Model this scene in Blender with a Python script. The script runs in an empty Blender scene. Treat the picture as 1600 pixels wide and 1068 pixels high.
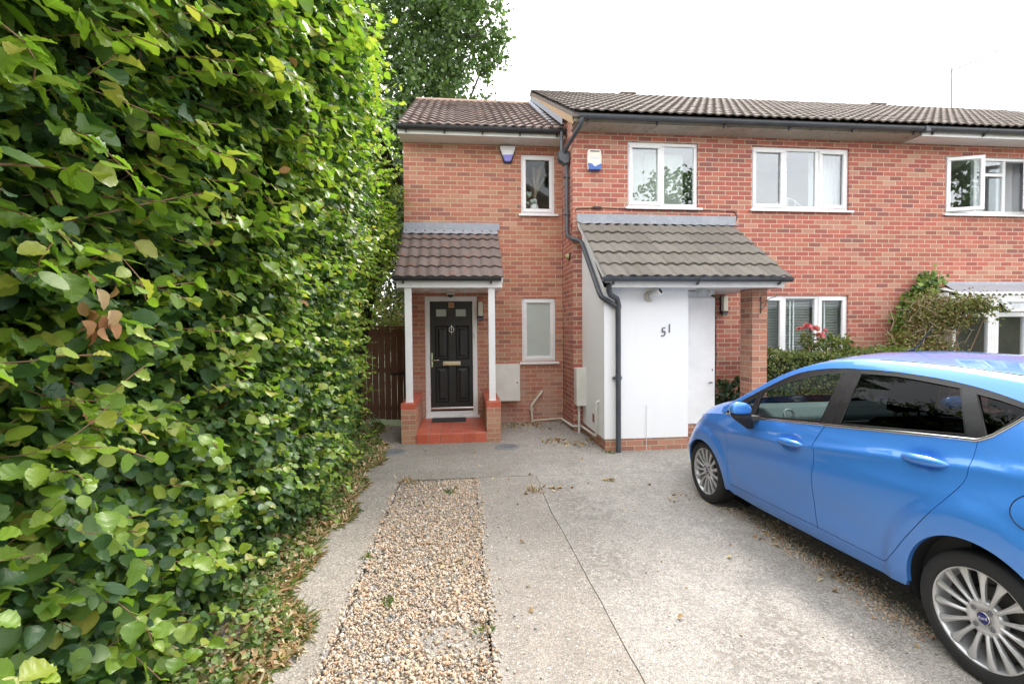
import bpy, bmesh, math, random
import numpy as np
from mathutils import Vector, Matrix
from mathutils.geometry import delaunay_2d_cdt

SC = bpy.context.scene
COL = SC.collection
rnd = random.Random(7)
rng = np.random.default_rng(11)
R = math.radians

# ------------------------------------------------------------------ camera
cam_d = bpy.data.cameras.new("camera")
cam_d.sensor_width = 36.0
cam_d.lens = 16.76
cam_d.clip_start = 0.05
cam_d.clip_end = 1500
cam = bpy.data.objects.new("camera", cam_d)
COL.objects.link(cam)
yaw, pitch, roll = .1025, -.0285, .0085
fwd = Vector((math.sin(yaw)*math.cos(pitch), math.cos(yaw)*math.cos(pitch), math.sin(pitch)))
rgt = Vector((math.cos(yaw), -math.sin(yaw), 0))
dwn = fwd.cross(rgt)
r2 = rgt*math.cos(roll) + dwn*math.sin(roll)
d2 = -rgt*math.sin(roll) + dwn*math.cos(roll)
m = Matrix.Identity(4)
for i in range(3):
    m[i][0] = r2[i]; m[i][1] = -d2[i]; m[i][2] = -fwd[i]
m[2][3] = 1.68
cam.matrix_world = m
SC.camera = cam

# ------------------------------------------------------------------ sky, sun, exposure
SUN_EL, SUN_AZ = 50.0, 24.0
world = bpy.data.worlds.new("World")
SC.world = world
world.use_nodes = True
wn = world.node_tree
wn.nodes.clear()
w_out = wn.nodes.new("ShaderNodeOutputWorld")
w_bg = wn.nodes.new("ShaderNodeBackground")
w_bg.inputs["Strength"].default_value = 0.1
w_sky = wn.nodes.new("ShaderNodeTexSky")
w_sky.sky_type = 'NISHITA'
w_sky.sun_disc = False
w_sky.sun_elevation = R(SUN_EL)
w_sky.sun_rotation = R(SUN_AZ)
w_tc = wn.nodes.new("ShaderNodeTexCoord")
w_map = wn.nodes.new("ShaderNodeMapping")
w_map.inputs["Scale"].default_value = (1.0, 1.0, 2.2)
w_no = wn.nodes.new("ShaderNodeTexNoise")
w_no.inputs["Scale"].default_value = 1.7
w_no.inputs["Detail"].default_value = 7
w_no.inputs["Roughness"].default_value = .55
w_cr = wn.nodes.new("ShaderNodeValToRGB")
w_cr.color_ramp.elements[0].position = .30
w_cr.color_ramp.elements[0].color = (.62, .62, .62, 1)
w_cr.color_ramp.elements[1].position = .52
w_cr.color_ramp.elements[1].color = (1, 1, 1, 1)
w_mx = wn.nodes.new("ShaderNodeMix")
w_mx.data_type = 'RGBA'
w_mx.inputs["B"].default_value = (10.2, 10.3, 10.5, 1)
L = wn.links.new
L(w_tc.outputs["Generated"], w_map.inputs["Vector"])
L(w_map.outputs["Vector"], w_no.inputs["Vector"])
L(w_no.outputs["Fac"], w_cr.inputs["Fac"])
L(w_cr.outputs["Color"], w_mx.inputs["Factor"])
L(w_sky.outputs["Color"], w_mx.inputs["A"])
L(w_mx.outputs["Result"], w_bg.inputs["Color"])
L(w_bg.outputs["Background"], w_out.inputs["Surface"])

sun_d = bpy.data.lights.new("sun", 'SUN')
sun_d.energy = 1.5
sun_d.angle = R(12)
sun_d.color = (1.0, .95, .88)
sun = bpy.data.objects.new("sun", sun_d)
sun.rotation_euler = (R(90-SUN_EL), 0, R(180-SUN_AZ))
COL.objects.link(sun)

SC.view_settings.view_transform = 'Standard'
SC.view_settings.look = 'None'
SC.view_settings.gamma = 1
SC.view_settings.exposure = 1.7
SC.cycles.max_bounces = 8
SC.cycles.transparent_max_bounces = 12

# ------------------------------------------------------------------ object helpers
def tag(o, label=None, cat=None, group=None, kind=None):
    if label: o['label'] = label
    if cat: o['category'] = cat
    if group: o['group'] = group
    if kind: o['kind'] = kind
    return o

def thing(name, label, cat, loc=(0, 0, 0), group=None, rotz=0):
    o = bpy.data.objects.new(name, None)
    o.empty_display_size = .2
    o.location = loc
    o.rotation_euler = (0, 0, rotz)
    COL.objects.link(o)
    return tag(o, label, cat, group)

def attach(o, parent):
    """parent a mesh modelled in world coordinates, keeping it where it is"""
    if parent is None:
        return o
    o.parent = parent
    mw = Matrix.Identity(4)
    p, chain = parent, []
    while p:
        chain.append(p); p = p.parent
    for p in reversed(chain):
        mw = mw @ p.matrix_parent_inverse @ p.matrix_basis if p.parent else mw @ p.matrix_basis
    o.matrix_parent_inverse = mw.inverted()
    return o

def link_mesh(name, me, parent=None, local=False):
    o = bpy.data.objects.new(name, me)
    COL.objects.link(o)
    if parent is not None:
        if local: o.parent = parent
        else: attach(o, parent)
    return o

class MB:
    """collects shapes and links them as ONE mesh object"""
    def __init__(s):
        s.v = []; s.f = []; s.mi = []; s.sm = []; s.nr = {}
    def add(s, verts, faces, mi=0, smooth=False, normals=None):
        b = len(s.v)
        if normals is not None:
            for i, q in enumerate(normals): s.nr[b+i] = q
        s.v.extend([tuple(p) for p in verts])
        for f in faces:
            s.f.append([i+b for i in f]); s.mi.append(mi); s.sm.append(smooth)
        return s
    def box(s, x0, x1, y0, y1, z0, z1, mi=0, M=None):
        v = [(x0,y0,z0),(x1,y0,z0),(x1,y1,z0),(x0,y1,z0),(x0,y0,z1),(x1,y0,z1),(x1,y1,z1),(x0,y1,z1)]
        if M is not None: v = [tuple(M @ Vector(p)) for p in v]
        return s.add(v, [(0,3,2,1),(4,5,6,7),(0,1,5,4),(1,2,6,5),(2,3,7,6),(3,0,4,7)], mi)
    def prism(s, pts, axis, a, b, mi=0):
        """2D outline pushed along an axis: 'x' takes (y,z), 'y' takes (x,z), 'z' takes (x,y)"""
        def P(p, t):
            return {'x': (t, p[0], p[1]), 'y': (p[0], t, p[1]), 'z': (p[0], p[1], t)}[axis]
        n = len(pts)
        v = [P(p, a) for p in pts] + [P(p, b) for p in pts]
        f = [tuple(range(n))[::-1], tuple(range(n, 2*n))]
        f += [(i, (i+1) % n, (i+1) % n+n, i+n) for i in range(n)]
        return s.add(v, f, mi)
    def ring(s, x0, x1, z0, z1, t, y0, y1, mi=0, tb=None):
        """rectangular frame in the x-z plane"""
        tb = t if tb is None else tb
        s.box(x0, x1, y0, y1, z1-t, z1, mi); s.box(x0, x1, y0, y1, z0, z0+tb, mi)
        s.box(x0, x0+t, y0, y1, z0+tb, z1-t, mi); s.box(x1-t, x1, y0, y1, z0+tb, z1-t, mi)
        return s
    def tube(s, pts, r, seg=10, mi=0, cap=True, smooth=True):
        pts = [Vector(p) for p in pts]
        n = len(pts)
        rs = r if isinstance(r, (list, tuple)) else [r]*n
        t0 = (pts[1]-pts[0]).normalized()
        up = Vector((0, 0, 1)) if abs(t0.z) < .9 else Vector((1, 0, 0))
        a = t0.cross(up).normalized()
        rings = []
        for i in range(n):
            if i == 0: t = pts[1]-pts[0]
            elif i == n-1: t = pts[-1]-pts[-2]
            else: t = (pts[i+1]-pts[i]).normalized()+(pts[i]-pts[i-1]).normalized()
            t = t.normalized() if t.length > 1e-9 else t0
            a = (a-t*a.dot(t)).normalized()
            b = t.cross(a)
            rings.append([pts[i]+(a*math.cos(2*math.pi*k/seg)+b*math.sin(2*math.pi*k/seg))*rs[i] for k in range(seg)])
        v = [p for q in rings for p in q]
        f = [(i*seg+k, i*seg+(k+1) % seg, (i+1)*seg+(k+1) % seg, (i+1)*seg+k) for i in range(n-1) for k in range(seg)]
        s.add(v, f, mi, smooth)
        if cap:
            s.add(rings[0], [tuple(range(seg))[::-1]], mi); s.add(rings[-1], [tuple(range(seg))], mi)
        return s
    def lathe(s, prof, M, seg=32, mi=0, smooth=True, cap=False):
        """profile (radius, axial) turned about local z, then moved by M"""
        v = []; n = len(prof)
        for k in range(seg):
            c, q = math.cos(2*math.pi*k/seg), math.sin(2*math.pi*k/seg)
            v += [tuple(M @ Vector((r*c, r*q, z))) for r, z in prof]
        f = [(k*n+i, ((k+1) % seg)*n+i, ((k+1) % seg)*n+i+1, k*n+i+1) for k in range(seg) for i in range(n-1)]
        s.add(v, f, mi, smooth)
        if cap:
            s.add([v[k*n] for k in range(seg)], [tuple(range(seg))[::-1]], mi)
            s.add([v[k*n+n-1] for k in range(seg)], [tuple(range(seg))], mi)
        return s
    def ball(s, c, r, M=None, seg=16, rings=10, mi=0):
        rx, ry, rz = r if isinstance(r, (list, tuple)) else (r, r, r)
        M = M or Matrix.Identity(4)
        v = []
        for i in range(rings+1):
            th = math.pi*i/rings
            for k in range(seg):
                ph = 2*math.pi*k/seg
                v.append(tuple(Vector(c)+(M @ Vector((rx*math.sin(th)*math.cos(ph), ry*math.sin(th)*math.sin(ph), rz*math.cos(th))))))
        f = [(i*seg+k, i*seg+(k+1) % seg, (i+1)*seg+(k+1) % seg, (i+1)*seg+k) for i in range(rings) for k in range(seg)]
        return s.add(v, f, mi, True)
    def build(s, name, mats, parent=None, bevel=0, seg=2, local=False, merge=False):
        me = bpy.data.meshes.new(name)
        me.from_pydata(s.v, [], s.f)
        for mt in (mats if isinstance(mats, (list, tuple)) else [mats]): me.materials.append(mt)
        me.polygons.foreach_set("material_index", s.mi)
        me.polygons.foreach_set("use_smooth", s.sm)
        if merge:
            bm = bmesh.new(); bm.from_mesh(me)
            bmesh.ops.remove_doubles(bm, verts=bm.verts, dist=merge if merge is not True else 1e-4)
            bm.to_mesh(me); bm.free()
        me.update()
        if s.nr:
            vn = [tuple(q.vector) for q in me.vertex_normals]
            ln = []
            for p in me.polygons:
                fn = tuple(p.normal)
                for vi in p.vertices:
                    ln.append(s.nr[vi] if vi in s.nr else (vn[vi] if p.use_smooth else fn))
            me.normals_split_custom_set(ln)
        o = link_mesh(name, me, parent, local)
        if bevel:
            b = o.modifiers.new("bevel", 'BEVEL')
            b.width = bevel; b.segments = seg; b.limit_method = 'ANGLE'; b.angle_limit = R(40)
            b.harden_normals = False
        return o

def text_mesh(name, txt, size, M, material, parent, depth=.002, shear=0):
    cu = bpy.data.curves.new(name, 'FONT')
    cu.body = txt; cu.size = size; cu.extrude = depth; cu.align_x = 'CENTER'; cu.align_y = 'CENTER'; cu.shear = shear
    tmp = bpy.data.objects.new("tmp_text", cu)
    COL.objects.link(tmp)
    dg = bpy.context.evaluated_depsgraph_get()
    me = bpy.data.meshes.new_from_object(tmp.evaluated_get(dg))
    bpy.data.objects.remove(tmp)
    me.transform(M)
    me.materials.clear(); me.materials.append(material)
    me.name = name
    return link_mesh(name, me, parent)

# ------------------------------------------------------------------ material helpers
class G:
    """small node-graph writer"""
    def __init__(s, name):
        s.m = bpy.data.materials.new(name)
        s.m.use_nodes = True
        s.t = s.m.node_tree
        s.t.nodes.clear()
        s.out = s.t.nodes.new("ShaderNodeOutputMaterial")
    def n(s, typ, ins=None, **props):
        nd = s.t.nodes.new("ShaderNode"+typ)
        for k, v in props.items(): setattr(nd, k, v)
        for k, v in (ins or {}).items(): s.put(nd.inputs[k], v)
        return nd
    def put(s, sock, v):
        if isinstance(v, bpy.types.NodeSocket): s.t.links.new(v, sock)
        elif isinstance(v, bpy.types.Node): s.t.links.new(v.outputs[0], sock)
        else:
            if sock.type == 'RGBA' and len(v) == 3: v = (*v, 1)
            sock.default_value = v
    def math(s, op, a, b=0.0, c=0.0):
        nd = s.n("Math", operation=op)
        s.put(nd.inputs[0], a); s.put(nd.inputs[1], b); s.put(nd.inputs[2], c)
        return nd.outputs[0]
    def mix(s, fac, a, b, mode='MIX'):
        nd = s.n("Mix", data_type='RGBA', blend_type=mode)
        s.put(nd.inputs["Factor"], fac); s.put(nd.inputs["A"], a); s.put(nd.inputs["B"], b)
        return nd.outputs["Result"]
    def ramp(s, fac, stops, interp='LINEAR'):
        nd = s.n("ValToRGB")
        cr = nd.color_ramp; cr.interpolation = interp
        while len(cr.elements) < len(stops): cr.elements.new(.5)
        for e, (p, c) in zip(cr.elements, stops):
            e.position = p; e.color = (*c, 1) if not isinstance(c, (int, float)) else (c, c, c, 1)
        s.put(nd.inputs["Fac"], fac)
        return nd.outputs["Color"]
    def noise(s, scale, detail=4, rough=.5, vec=None, out="Fac", dist=0):
        nd = s.n("TexNoise", {"Scale": scale, "Detail": detail, "Roughness": rough, "Distortion": dist})
        s.put(nd.inputs["Vector"], vec if vec is not None else s.pos())
        return nd.outputs[out]
    def voro(s, scale, feature='F1', vec=None, out="Distance", rand=1.0):
        nd = s.n("TexVoronoi", {"Scale": scale, "Randomness": rand}, feature=feature)
        s.put(nd.inputs["Vector"], vec if vec is not None else s.pos())
        return nd.outputs[out]
    def pos(s):
        if not hasattr(s, '_p'): s._p = s.n("TexCoord").outputs["Object"]
        return s._p
    def bump(s, h, strength=.3, dist=.01, normal=None):
        nd = s.n("Bump", {"Height": h, "Strength": strength, "Distance": dist})
        if normal is not None: s.put(nd.inputs["Normal"], normal)
        return nd.outputs["Normal"]
    def bsdf(s, color, rough=.6, normal=None, **kw):
        nd = s.n("BsdfPrincipled", {"Base Color": color, "Roughness": rough})
        if normal is not None: s.put(nd.inputs["Normal"], normal)
        for k, v in kw.items(): s.put(nd.inputs[k.replace('_', ' ')], v)
        return nd
    def done(s, sh):
        s.t.links.new(sh.outputs[0] if isinstance(sh, bpy.types.Node) else sh, s.out.inputs["Surface"])
        return s.m

def plain(name, color, rough=.5, var=.12, scale=6, bump=0, bscale=60, **kw):
    """paint, plastic or metal with slight dirt and tone variation"""
    g = G(name)
    nz = g.noise(scale, 5, .6)
    c = g.mix(g.ramp(nz, [(.3, 0.0), (.75, 1.0)]), tuple(x*(1-var) for x in color), tuple(min(1, x*(1+var*.5)) for x in color))
    nm = g.bump(g.noise(bscale, 3), bump, .004) if bump else None
    rr = g.math('MULTIPLY_ADD', nz, .2, rough-.1)
    return g.done(g.bsdf(c, rr, nm, **kw))

def wall_uv(g):
    """(along the wall, height) from the position and the facing of the wall"""
    sp = g.n("SeparateXYZ", {0: g.pos()})
    nr = g.n("SeparateXYZ", {0: g.n("NewGeometry").outputs["True Normal"]})
    side = g.math('GREATER_THAN', g.math('ABSOLUTE', nr.outputs["X"]), .6)
    u = g.math('ADD', g.math('MULTIPLY', sp.outputs["X"], g.math('SUBTRACT', 1, side)), g.math('MULTIPLY', g.math('ADD', sp.outputs["Y"], .06), side))
    cb = g.n("CombineXYZ", {"X": u, "Y": sp.outputs["Z"]})
    return cb.outputs[0], sp

def brick_mat(name, stops, mortar, offx=0.0, bloom=None, tint=1.0):
    g = G(name)
    uv, sp = wall_uv(g)
    mp = g.n("Mapping", {"Vector": uv, "Location": (offx, .01, 0)})
    wob = g.n("VectorMath", {0: mp.outputs[0]}, operation='ADD')
    wv = g.n("VectorMath", {0: g.noise(9, 2, .5, uv, "Color")}, operation='MULTIPLY_ADD')
    wv.inputs[1].default_value = (.010, .006, 0); wv.inputs[2].default_value = (-.005, -.003, 0)
    g.put(wob.inputs[1], wv.outputs[0])
    bt = g.n("TexBrick", {"Vector": wob.outputs[0], "Color1": (0, 0, 0), "Color2": (1, 1, 1), "Mortar": (0.5, 0.5, 0.5),
                          "Scale": 1.0, "Mortar Size": .0062, "Mortar Smooth": .25, "Brick Width": .225, "Row Height": .075})
    bt.offset = .5
    base = g.ramp(bt.outputs["Color"], stops, 'LINEAR')
    fine = g.noise(38, 5, .65, uv)
    base = g.mix(.5, base, g.ramp(fine, [(.25, .42), (.75, .62)]), 'OVERLAY')
    big = g.noise(.9, 4, .55, uv)
    base = g.mix(g.ramp(big, [(.35, 0.0), (.7, .38)]), base, tuple(c*.8 for c in stops[len(stops)//2][1]))
    mcol = g.mix(g.noise(5, 4, .6, uv), tuple(c*.72 for c in mortar), mortar)
    col = g.mix(bt.outputs["Fac"], base, mcol)
    if bloom:
        z0, z1, amt, bc = bloom
        f = g.n("MapRange", {"Value": sp.outputs["Z"], "From Min": z1, "From Max": z0}).outputs[0]
        f = g.math('MULTIPLY', f, g.ramp(g.noise(2.3, 5, .65, uv), [(.38, 0.0), (.62, amt)]))
        col = g.mix(f, col, bc)
    h = g.math('ADD', g.math('MULTIPLY', bt.outputs["Fac"], -1.0), g.math('MULTIPLY', fine, .35))
    return g.done(g.bsdf(col, .88, g.bump(h, .55, .006), Specular_IOR_Level=.25))

M = {}
M['brick_old'] = brick_mat("brick_old", [(0, (.24, .108, .098)), (.10, (.31, .112, .092)), (.28, (.38, .122, .095)), (.52, (.44, .142, .104)), (.72, (.47, .175, .122)), (.88, (.44, .215, .16)), (1, (.51, .28, .20))], (.66, .54, .41))
M['brick_new'] = brick_mat("brick_new", [(0, (.27, .125, .105)), (.10, (.35, .142, .106)), (.30, (.415, .158, .110)), (.6, (.47, .192, .126)), (.85, (.45, .23, .155)), (1, (.52, .29, .20))], (.61, .49, .34), .07,
                           bloom=(.1, 1.7, .75, (.44, .32, .27)))
M['brick_pier'] = brick_mat("brick_pier", [(0, (.36, .14, .10)), (.4, (.46, .20, .135)), (.7, (.50, .27, .18)), (1, (.40, .135, .095))], (.56, .46, .33), .11, bloom=(-.1, .45, .8, (.40, .31, .17)))
M['brick_pier2'] = brick_mat("brick_pillar", [(0, (.28, .13, .10)), (.3, (.40, .19, .13)), (.6, (.46, .20, .13)), (1, (.50, .27, .18))], (.58, .47, .36), .05)

def tile_mat(name, a, b, moss=(.22, .12, .05), mossamt=.35):
    g = G(name)
    n1 = g.noise(2.2, 6, .6); n2 = g.noise(55, 4, .7); n3 = g.noise(9, 5, .65)
    isl = g.n("NewGeometry").outputs["Random Per Island"]
    c = g.mix(n1, a, b)
    c = g.mix(.3, c, g.ramp(isl, [(0, .3), (1, .7)]), 'OVERLAY')
    c = g.mix(.55, c, g.ramp(n2, [(.3, .3), (.7, .72)]), 'OVERLAY')
    c = g.mix(g.math('MULTIPLY', g.ramp(n3, [(.56, 0.0), (.68, 1.0)]), mossamt), c, moss)
    sp = g.ramp(g.voro(14), [(.05, 1.0), (.09, 0.0)])
    c = g.mix(g.math('MULTIPLY', sp, g.ramp(g.noise(3.1), [(.52, 0.0), (.58, .6)])), c, (.5, .48, .42))
    return g.done(g.bsdf(c, .92, g.bump(n2, .5, .005), Specular_IOR_Level=.2))
M['tile_grey'] = tile_mat("tile_grey", (.145, .123, .11), (.205, .178, .162), (.13, .11, .05), .3)
M['tile_canopy'] = tile_mat("tile_canopy", (.145, .130, .113), (.205, .185, .162), (.13, .11, .05), .3)
M['tile_brown'] = tile_mat("tile_brown", (.135, .100, .090), (.195, .155, .142), (.27, .105, .055), .6)
M['ridge'] = tile_mat("ridge_tile", (.30, .20, .15), (.36, .26, .20), (.2, .15, .1), .2)

def render_mat():
    g = G("white_render")
    n = g.noise(60, 5, .6); n2 = g.noise(1.4, 5, .6)
    sp = g.n("SeparateXYZ", {0: g.pos()})
    f = g.n("MapRange", {"Value": sp.outputs["Z"], "From Min": .9, "From Max": .1}).outputs[0]
    c = g.mix(g.math('MULTIPLY', f, g.math('MULTIPLY', g.ramp(n2, [(.4, 0.0), (.8, 1.0)]), .25)), (.87, .87, .875), (.58, .55, .50))
    mp = g.n("Mapping", {"Vector": g.pos(), "Scale": (9, 9, .5)})
    stn = g.ramp(g.noise(1.6, 5, .7, mp.outputs[0]), [(.56, 0.0), (.8, .22)])
    c = g.mix(stn, c, (.66, .64, .60))
    return g.done(g.bsdf(c, .75, g.bump(g.math('ADD', n, g.math('MULTIPLY', n2, 1.5)), .18, .005)))
M['render'] = render_mat()
M['upvc'] = plain("white_upvc", (.82, .82, .83), .28, .05, 3)
M['white'] = plain("white_paint", (.85, .85, .85), .5, .08, 4, .05)
M['fascia'] = plain("fascia_paint", (.72, .71, .69), .5, .12, 5)
M['cream'] = plain("cream_plastic", (.62, .57, .46), .45, .15, 6)
M['meter'] = plain("meter_plastic", (.70, .69, .64), .5, .12, 5, .05)
M['pvc_black'] = plain("black_pvc", (.03, .032, .036), .35, .25, 8)
M['pvc_grey'] = plain("grey_pvc", (.075, .082, .095), .42, .3, 6)
M['door'] = plain("door_black", (.018, .019, .021), .42, .2, 9, .12, 90)
M['chrome'] = plain("chrome", (.75, .75, .76), .18, .05, 9, Metallic=1.0)
M['brass'] = plain("satin_brass", (.66, .58, .44), .3, .08, 9, Metallic=1.0)
M['lead'] = None
M['dark'] = plain("dark_plastic", (.02, .02, .022), .5, .2)
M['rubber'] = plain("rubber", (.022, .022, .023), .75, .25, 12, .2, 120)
M['number'] = plain("number_grey", (.14, .14, .16), .4, .1, 20)
def lead_mat():
    g = G("lead_flashing")
    n = g.noise(3, 5, .6); n2 = g.noise(18, 4, .6)
    c = g.mix(n, (.22, .235, .27), (.34, .355, .39))
    c = g.mix(g.ramp(n2, [(.5, 0.0), (.75, .5)]), c, (.42, .43, .46))
    return g.done(g.bsdf(c, .55, g.bump(n2, .4, .01)))
M['lead'] = lead_mat()
def soffit_mat():
    g = G("old_soffit")
    n = g.noise(2.2, 6, .7); n2 = g.noise(11, 6, .75)
    c = g.mix(g.ramp(n, [(.35, 0.0), (.7, 1.0)]), (.46, .41, .35), (.34, .30, .24))
    c = g.mix(g.ramp(n2, [(.55, 0.0), (.68, .8)]), c, (.13, .10, .07))
    return g.done(g.bsdf(c, .85, g.bump(n2, .3, .006)))
M['soffit'] = soffit_mat()
def tilefloor_mat():
    g = G("quarry_tile")
    isl = g.n("NewGeometry").outputs["Random Per Island"]
    c = g.ramp(isl, [(0, (.46, .085, .045)), (1, (.56, .125, .07))])
    c = g.mix(g.ramp(g.noise(7, 5, .6), [(.4, 0.0), (.8, .5)]), c, (.5, .2, .13))
    return g.done(g.bsdf(c, .42, g.bump(g.noise(40), .1, .003)))
M['quarry'] = tilefloor_mat()
M['grout'] = plain("grout", (.34, .28, .24), .9)
def glass_mat(name, tint=(.92, .95, .95), f0=.08, wav=.004):
    """thin clear glass: mirror share after Schlick, the same from both sides"""
    g = G(name)
    nm = g.bump(g.noise(1.1, 2), wav, .05)
    lw = g.n("LayerWeight", {"Blend": .5, "Normal": nm})
    fr = g.math('MULTIPLY_ADD', g.math('POWER', lw.outputs["Facing"], 5.0), 1-f0, f0)
    gl = g.n("BsdfGlossy", {"Color": (.95, .97, 1.0), "Roughness": .01, "Normal": nm})
    tr = g.n("BsdfTransparent", {"Color": tint})
    return g.done(g.n("MixShader", {0: fr, 1: tr, 2: gl}))
M['glass'] = glass_mat("window_glass", (.92, .95, .95), .125)
M['glass_clear'] = glass_mat("clear_window_glass", (.92, .95, .95), .022)
M['glass_front'] = glass_mat("car_glass", (.70, .78, .76), .03, 0)
M['glass_tint'] = glass_mat("tinted_glass", (.085, .09, .095), .014, 0)
def frost_mat():
    g = G("obscure_glass")
    b = g.bump(g.noise(140, 3), .4, .003)
    return g.done(g.bsdf(g.mix(g.noise(2.5, 3), (.36, .42, .40), (.52, .57, .53)), .28, b, Specular_IOR_Level=.7))
M['frost'] = frost_mat()
M['interior'] = plain("room_wall", (.60, .59, .56), .9, .1, 2)
M['curtain'] = plain("curtain_cloth", (.80, .80, .82), .9, .1, 3)
M['blind_green'] = plain("roller_blind", (.58, .61, .53), .85, .1, 3)
M['slat'] = plain("blind_slat", (.82, .82, .82), .5, .05)
def wood_mat(name, a, b):
    g = G(name)
    mp = g.n("Mapping", {"Vector": g.pos(), "Scale": (14, 14, 1.2)})
    n = g.noise(2.2, 6, .65, mp.outputs[0])
    c = g.mix(n, a, b)
    return g.done(g.bsdf(c, .8, g.bump(n, .3, .006)))
M['gate'] = wood_mat("gate_wood", (.085, .035, .02), (.17, .085, .05))
M['bargeboard'] = wood_mat("bargeboard_wood", (.32, .20, .11), (.46, .33, .2))
M['bark'] = wood_mat("bark", (.055, .045, .035), (.13, .11, .085))
M['twig'] = wood_mat("twig", (.17, .095, .055), (.30, .19, .11))
M['deadtwig'] = wood_mat("dry_twig", (.30, .22, .15), (.46, .36, .26))

# ================================================================== GROUND
def sstep(a, b, x):
    t = min(1, max(0, (x-a)/(b-a))); return t*t*(3-2*t)
def gz(x, y):
    """height of the drive: it dips a little under the car and rises to the houses"""
    d = 0.0
    if y > 1.957: d = -.018*(min(y, 4.5)-1.957)
    if y > 4.5: d = -.0458*(1-sstep(4.5, 6.2, y))
    return d*sstep(.5, 1.9, x) + .045*sstep(6.6, 8.0, y)

def concrete(name, a, b, peb=1.0, erode=0.0, blend=None):
    g = G(name)
    if blend:
        sx = g.n("SeparateXYZ", {0: g.pos()}).outputs["X"]
        bf = g.n("MapRange", {"Value": g.math('ADD', sx, g.math('MULTIPLY', g.noise(2.2, 4, .6), .9)), "From Min": .75, "From Max": 1.5}).outputs[0]
        a = g.mix(bf, a, blend[0]); b = g.mix(bf, b, blend[1])
    n1 = g.noise(.8, 5, .6); n2 = g.noise(6, 6, .65); n3 = g.noise(130, 3, .6)
    c = g.mix(g.ramp(n1, [(.3, 0.0), (.7, 1.0)]), a, b)
    c = g.mix(.38, c, g.ramp(n2, [(.3, .33), (.7, .65)]), 'OVERLAY')
    n4 = g.noise(42, 5, .7)
    c = g.mix(.6, c, g.ramp(n4, [(.34, .27), (.66, .70)]), 'OVERLAY')
    c = g.mix(.75, c, g.ramp(n3, [(.34, .20), (.66, .76)]), 'OVERLAY')
    vd = g.voro(75); vc = g.voro(75, out="Color")
    vs = g.n("SeparateColor", {0: vc})
    pebc = g.ramp(vs.outputs[0], [(0, (.09, .085, .08)), (.22, (.24, .2, .16)), (.45, (.42, .33, .24)), (.75, (.55, .5, .43)), (1, (.75, .73, .7))])
    pm = g.math('MULTIPLY', g.math('LESS_THAN', vd, .30), g.math('GREATER_THAN', vs.outputs[1], 1-.45*peb))
    c = g.mix(g.math('MULTIPLY', pm, .8), c, pebc)
    v2 = g.voro(34); v2c = g.n("SeparateColor", {0: g.voro(34, out="Color")})
    p2 = g.math('MULTIPLY', g.math('LESS_THAN', v2, .22), g.math('GREATER_THAN', v2c.outputs[2], .88))
    c = g.mix(g.math('MULTIPLY', p2, .85*min(1, peb)), c, g.ramp(v2c.outputs[0], [(0, (.05, .05, .05)), (.4, (.3, .22, .16)), (1, (.7, .68, .64))]))
    h = g.math('ADD', g.math('ADD', g.math('MULTIPLY', n3, .5), g.math('MULTIPLY', n4, 1.2)), g.math('MULTIPLY', pm, .35))
    if erode:
        mp = g.n("Mapping", {"Vector": g.pos(), "Scale": (1.0, .55, 1.0)})
        e1 = g.noise(1.3, 3, .5, mp.outputs[0]); e2 = g.noise(19, 6, .8)
        ef = g.math('MULTIPLY', g.ramp(e1, [(.50, 0.0), (.60, 1.0)]), g.ramp(e2, [(.52, 0.0), (.56, 1.0)]))
        c = g.mix(g.math('MULTIPLY', ef, erode), c, (.235, .205, .175))
        h = g.math('SUBTRACT', h, g.math('MULTIPLY', ef, 1.0))
    st = g.ramp(g.noise(1.9, 4, .6), [(.55, 0.0), (.72, .18)])
    c = g.mix(st, c, (.24, .215, .19))
    return g.done(g.bsdf(c, .9, g.bump(h, .6, .004), Specular_IOR_Level=.25))
M['conc_strip'] = concrete("exposed_concrete", (.275, .245, .213), (.34, .308, .275), 1.3)
M['conc_apron'] = concrete("apron_concrete", (.25, .225, .195), (.33, .30, .27), .7, .5, ((.30, .275, .247), (.39, .362, .330)))
M['conc_right'] = concrete("worn_concrete", (.30, .275, .247), (.39, .362, .330), .9, .75)
M['soil'] = plain("soil", (.075, .055, .04), .95, .5, 5, .6, 40)
M['asphalt'] = plain("asphalt", (.06, .06, .062), .9, .3, 4, .4, 150)
M['lawn'] = plain("lawn_ground", (.05, .075, .02), .95, .4, 3, .5, 60)

def sheet(name, x0, x1, y0, y1, dz, mat, step=.12, wob=None, kind='structure', edge=0):
    """slab of ground following gz; wob(side, t) shifts its edges so that joints run unevenly"""
    nx = max(2, int((x1-x0)/step)+1); ny = max(2, int((y1-y0)/step)+1)
    mb = MB(); v = []
    for j in range(ny):
        y = y0+(y1-y0)*j/(ny-1)
        a, b = x0, x1
        if wob: a += wob(0, y); b += wob(1, y)
        for i in range(nx):
            x = a+(b-a)*i/(nx-1)
            v.append((x, y, gz(x, y)+dz))
    f = [(j*nx+i, j*nx+i+1, (j+1)*nx+i+1, (j+1)*nx+i) for j in range(ny-1) for i in range(nx-1)]
    mb.add(v, f, 0, True)
    # thickness
    bd = [i for i in range(nx)] + [j*nx+nx-1 for j in range(1, ny)] + [(ny-1)*nx+i for i in range(nx-2, -1, -1)] + [j*nx for j in range(ny-2, 0, -1)]
    bv = [v[i] for i in bd]; n = len(bv)
    mb.add(bv+[(p[0], p[1], p[2]-.09) for p in bv], [(i, i+n, (i+1) % n+n, (i+1) % n) for i in range(n)], 0)
    o = mb.build(name, mat)
    return tag(o, kind=kind)

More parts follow.
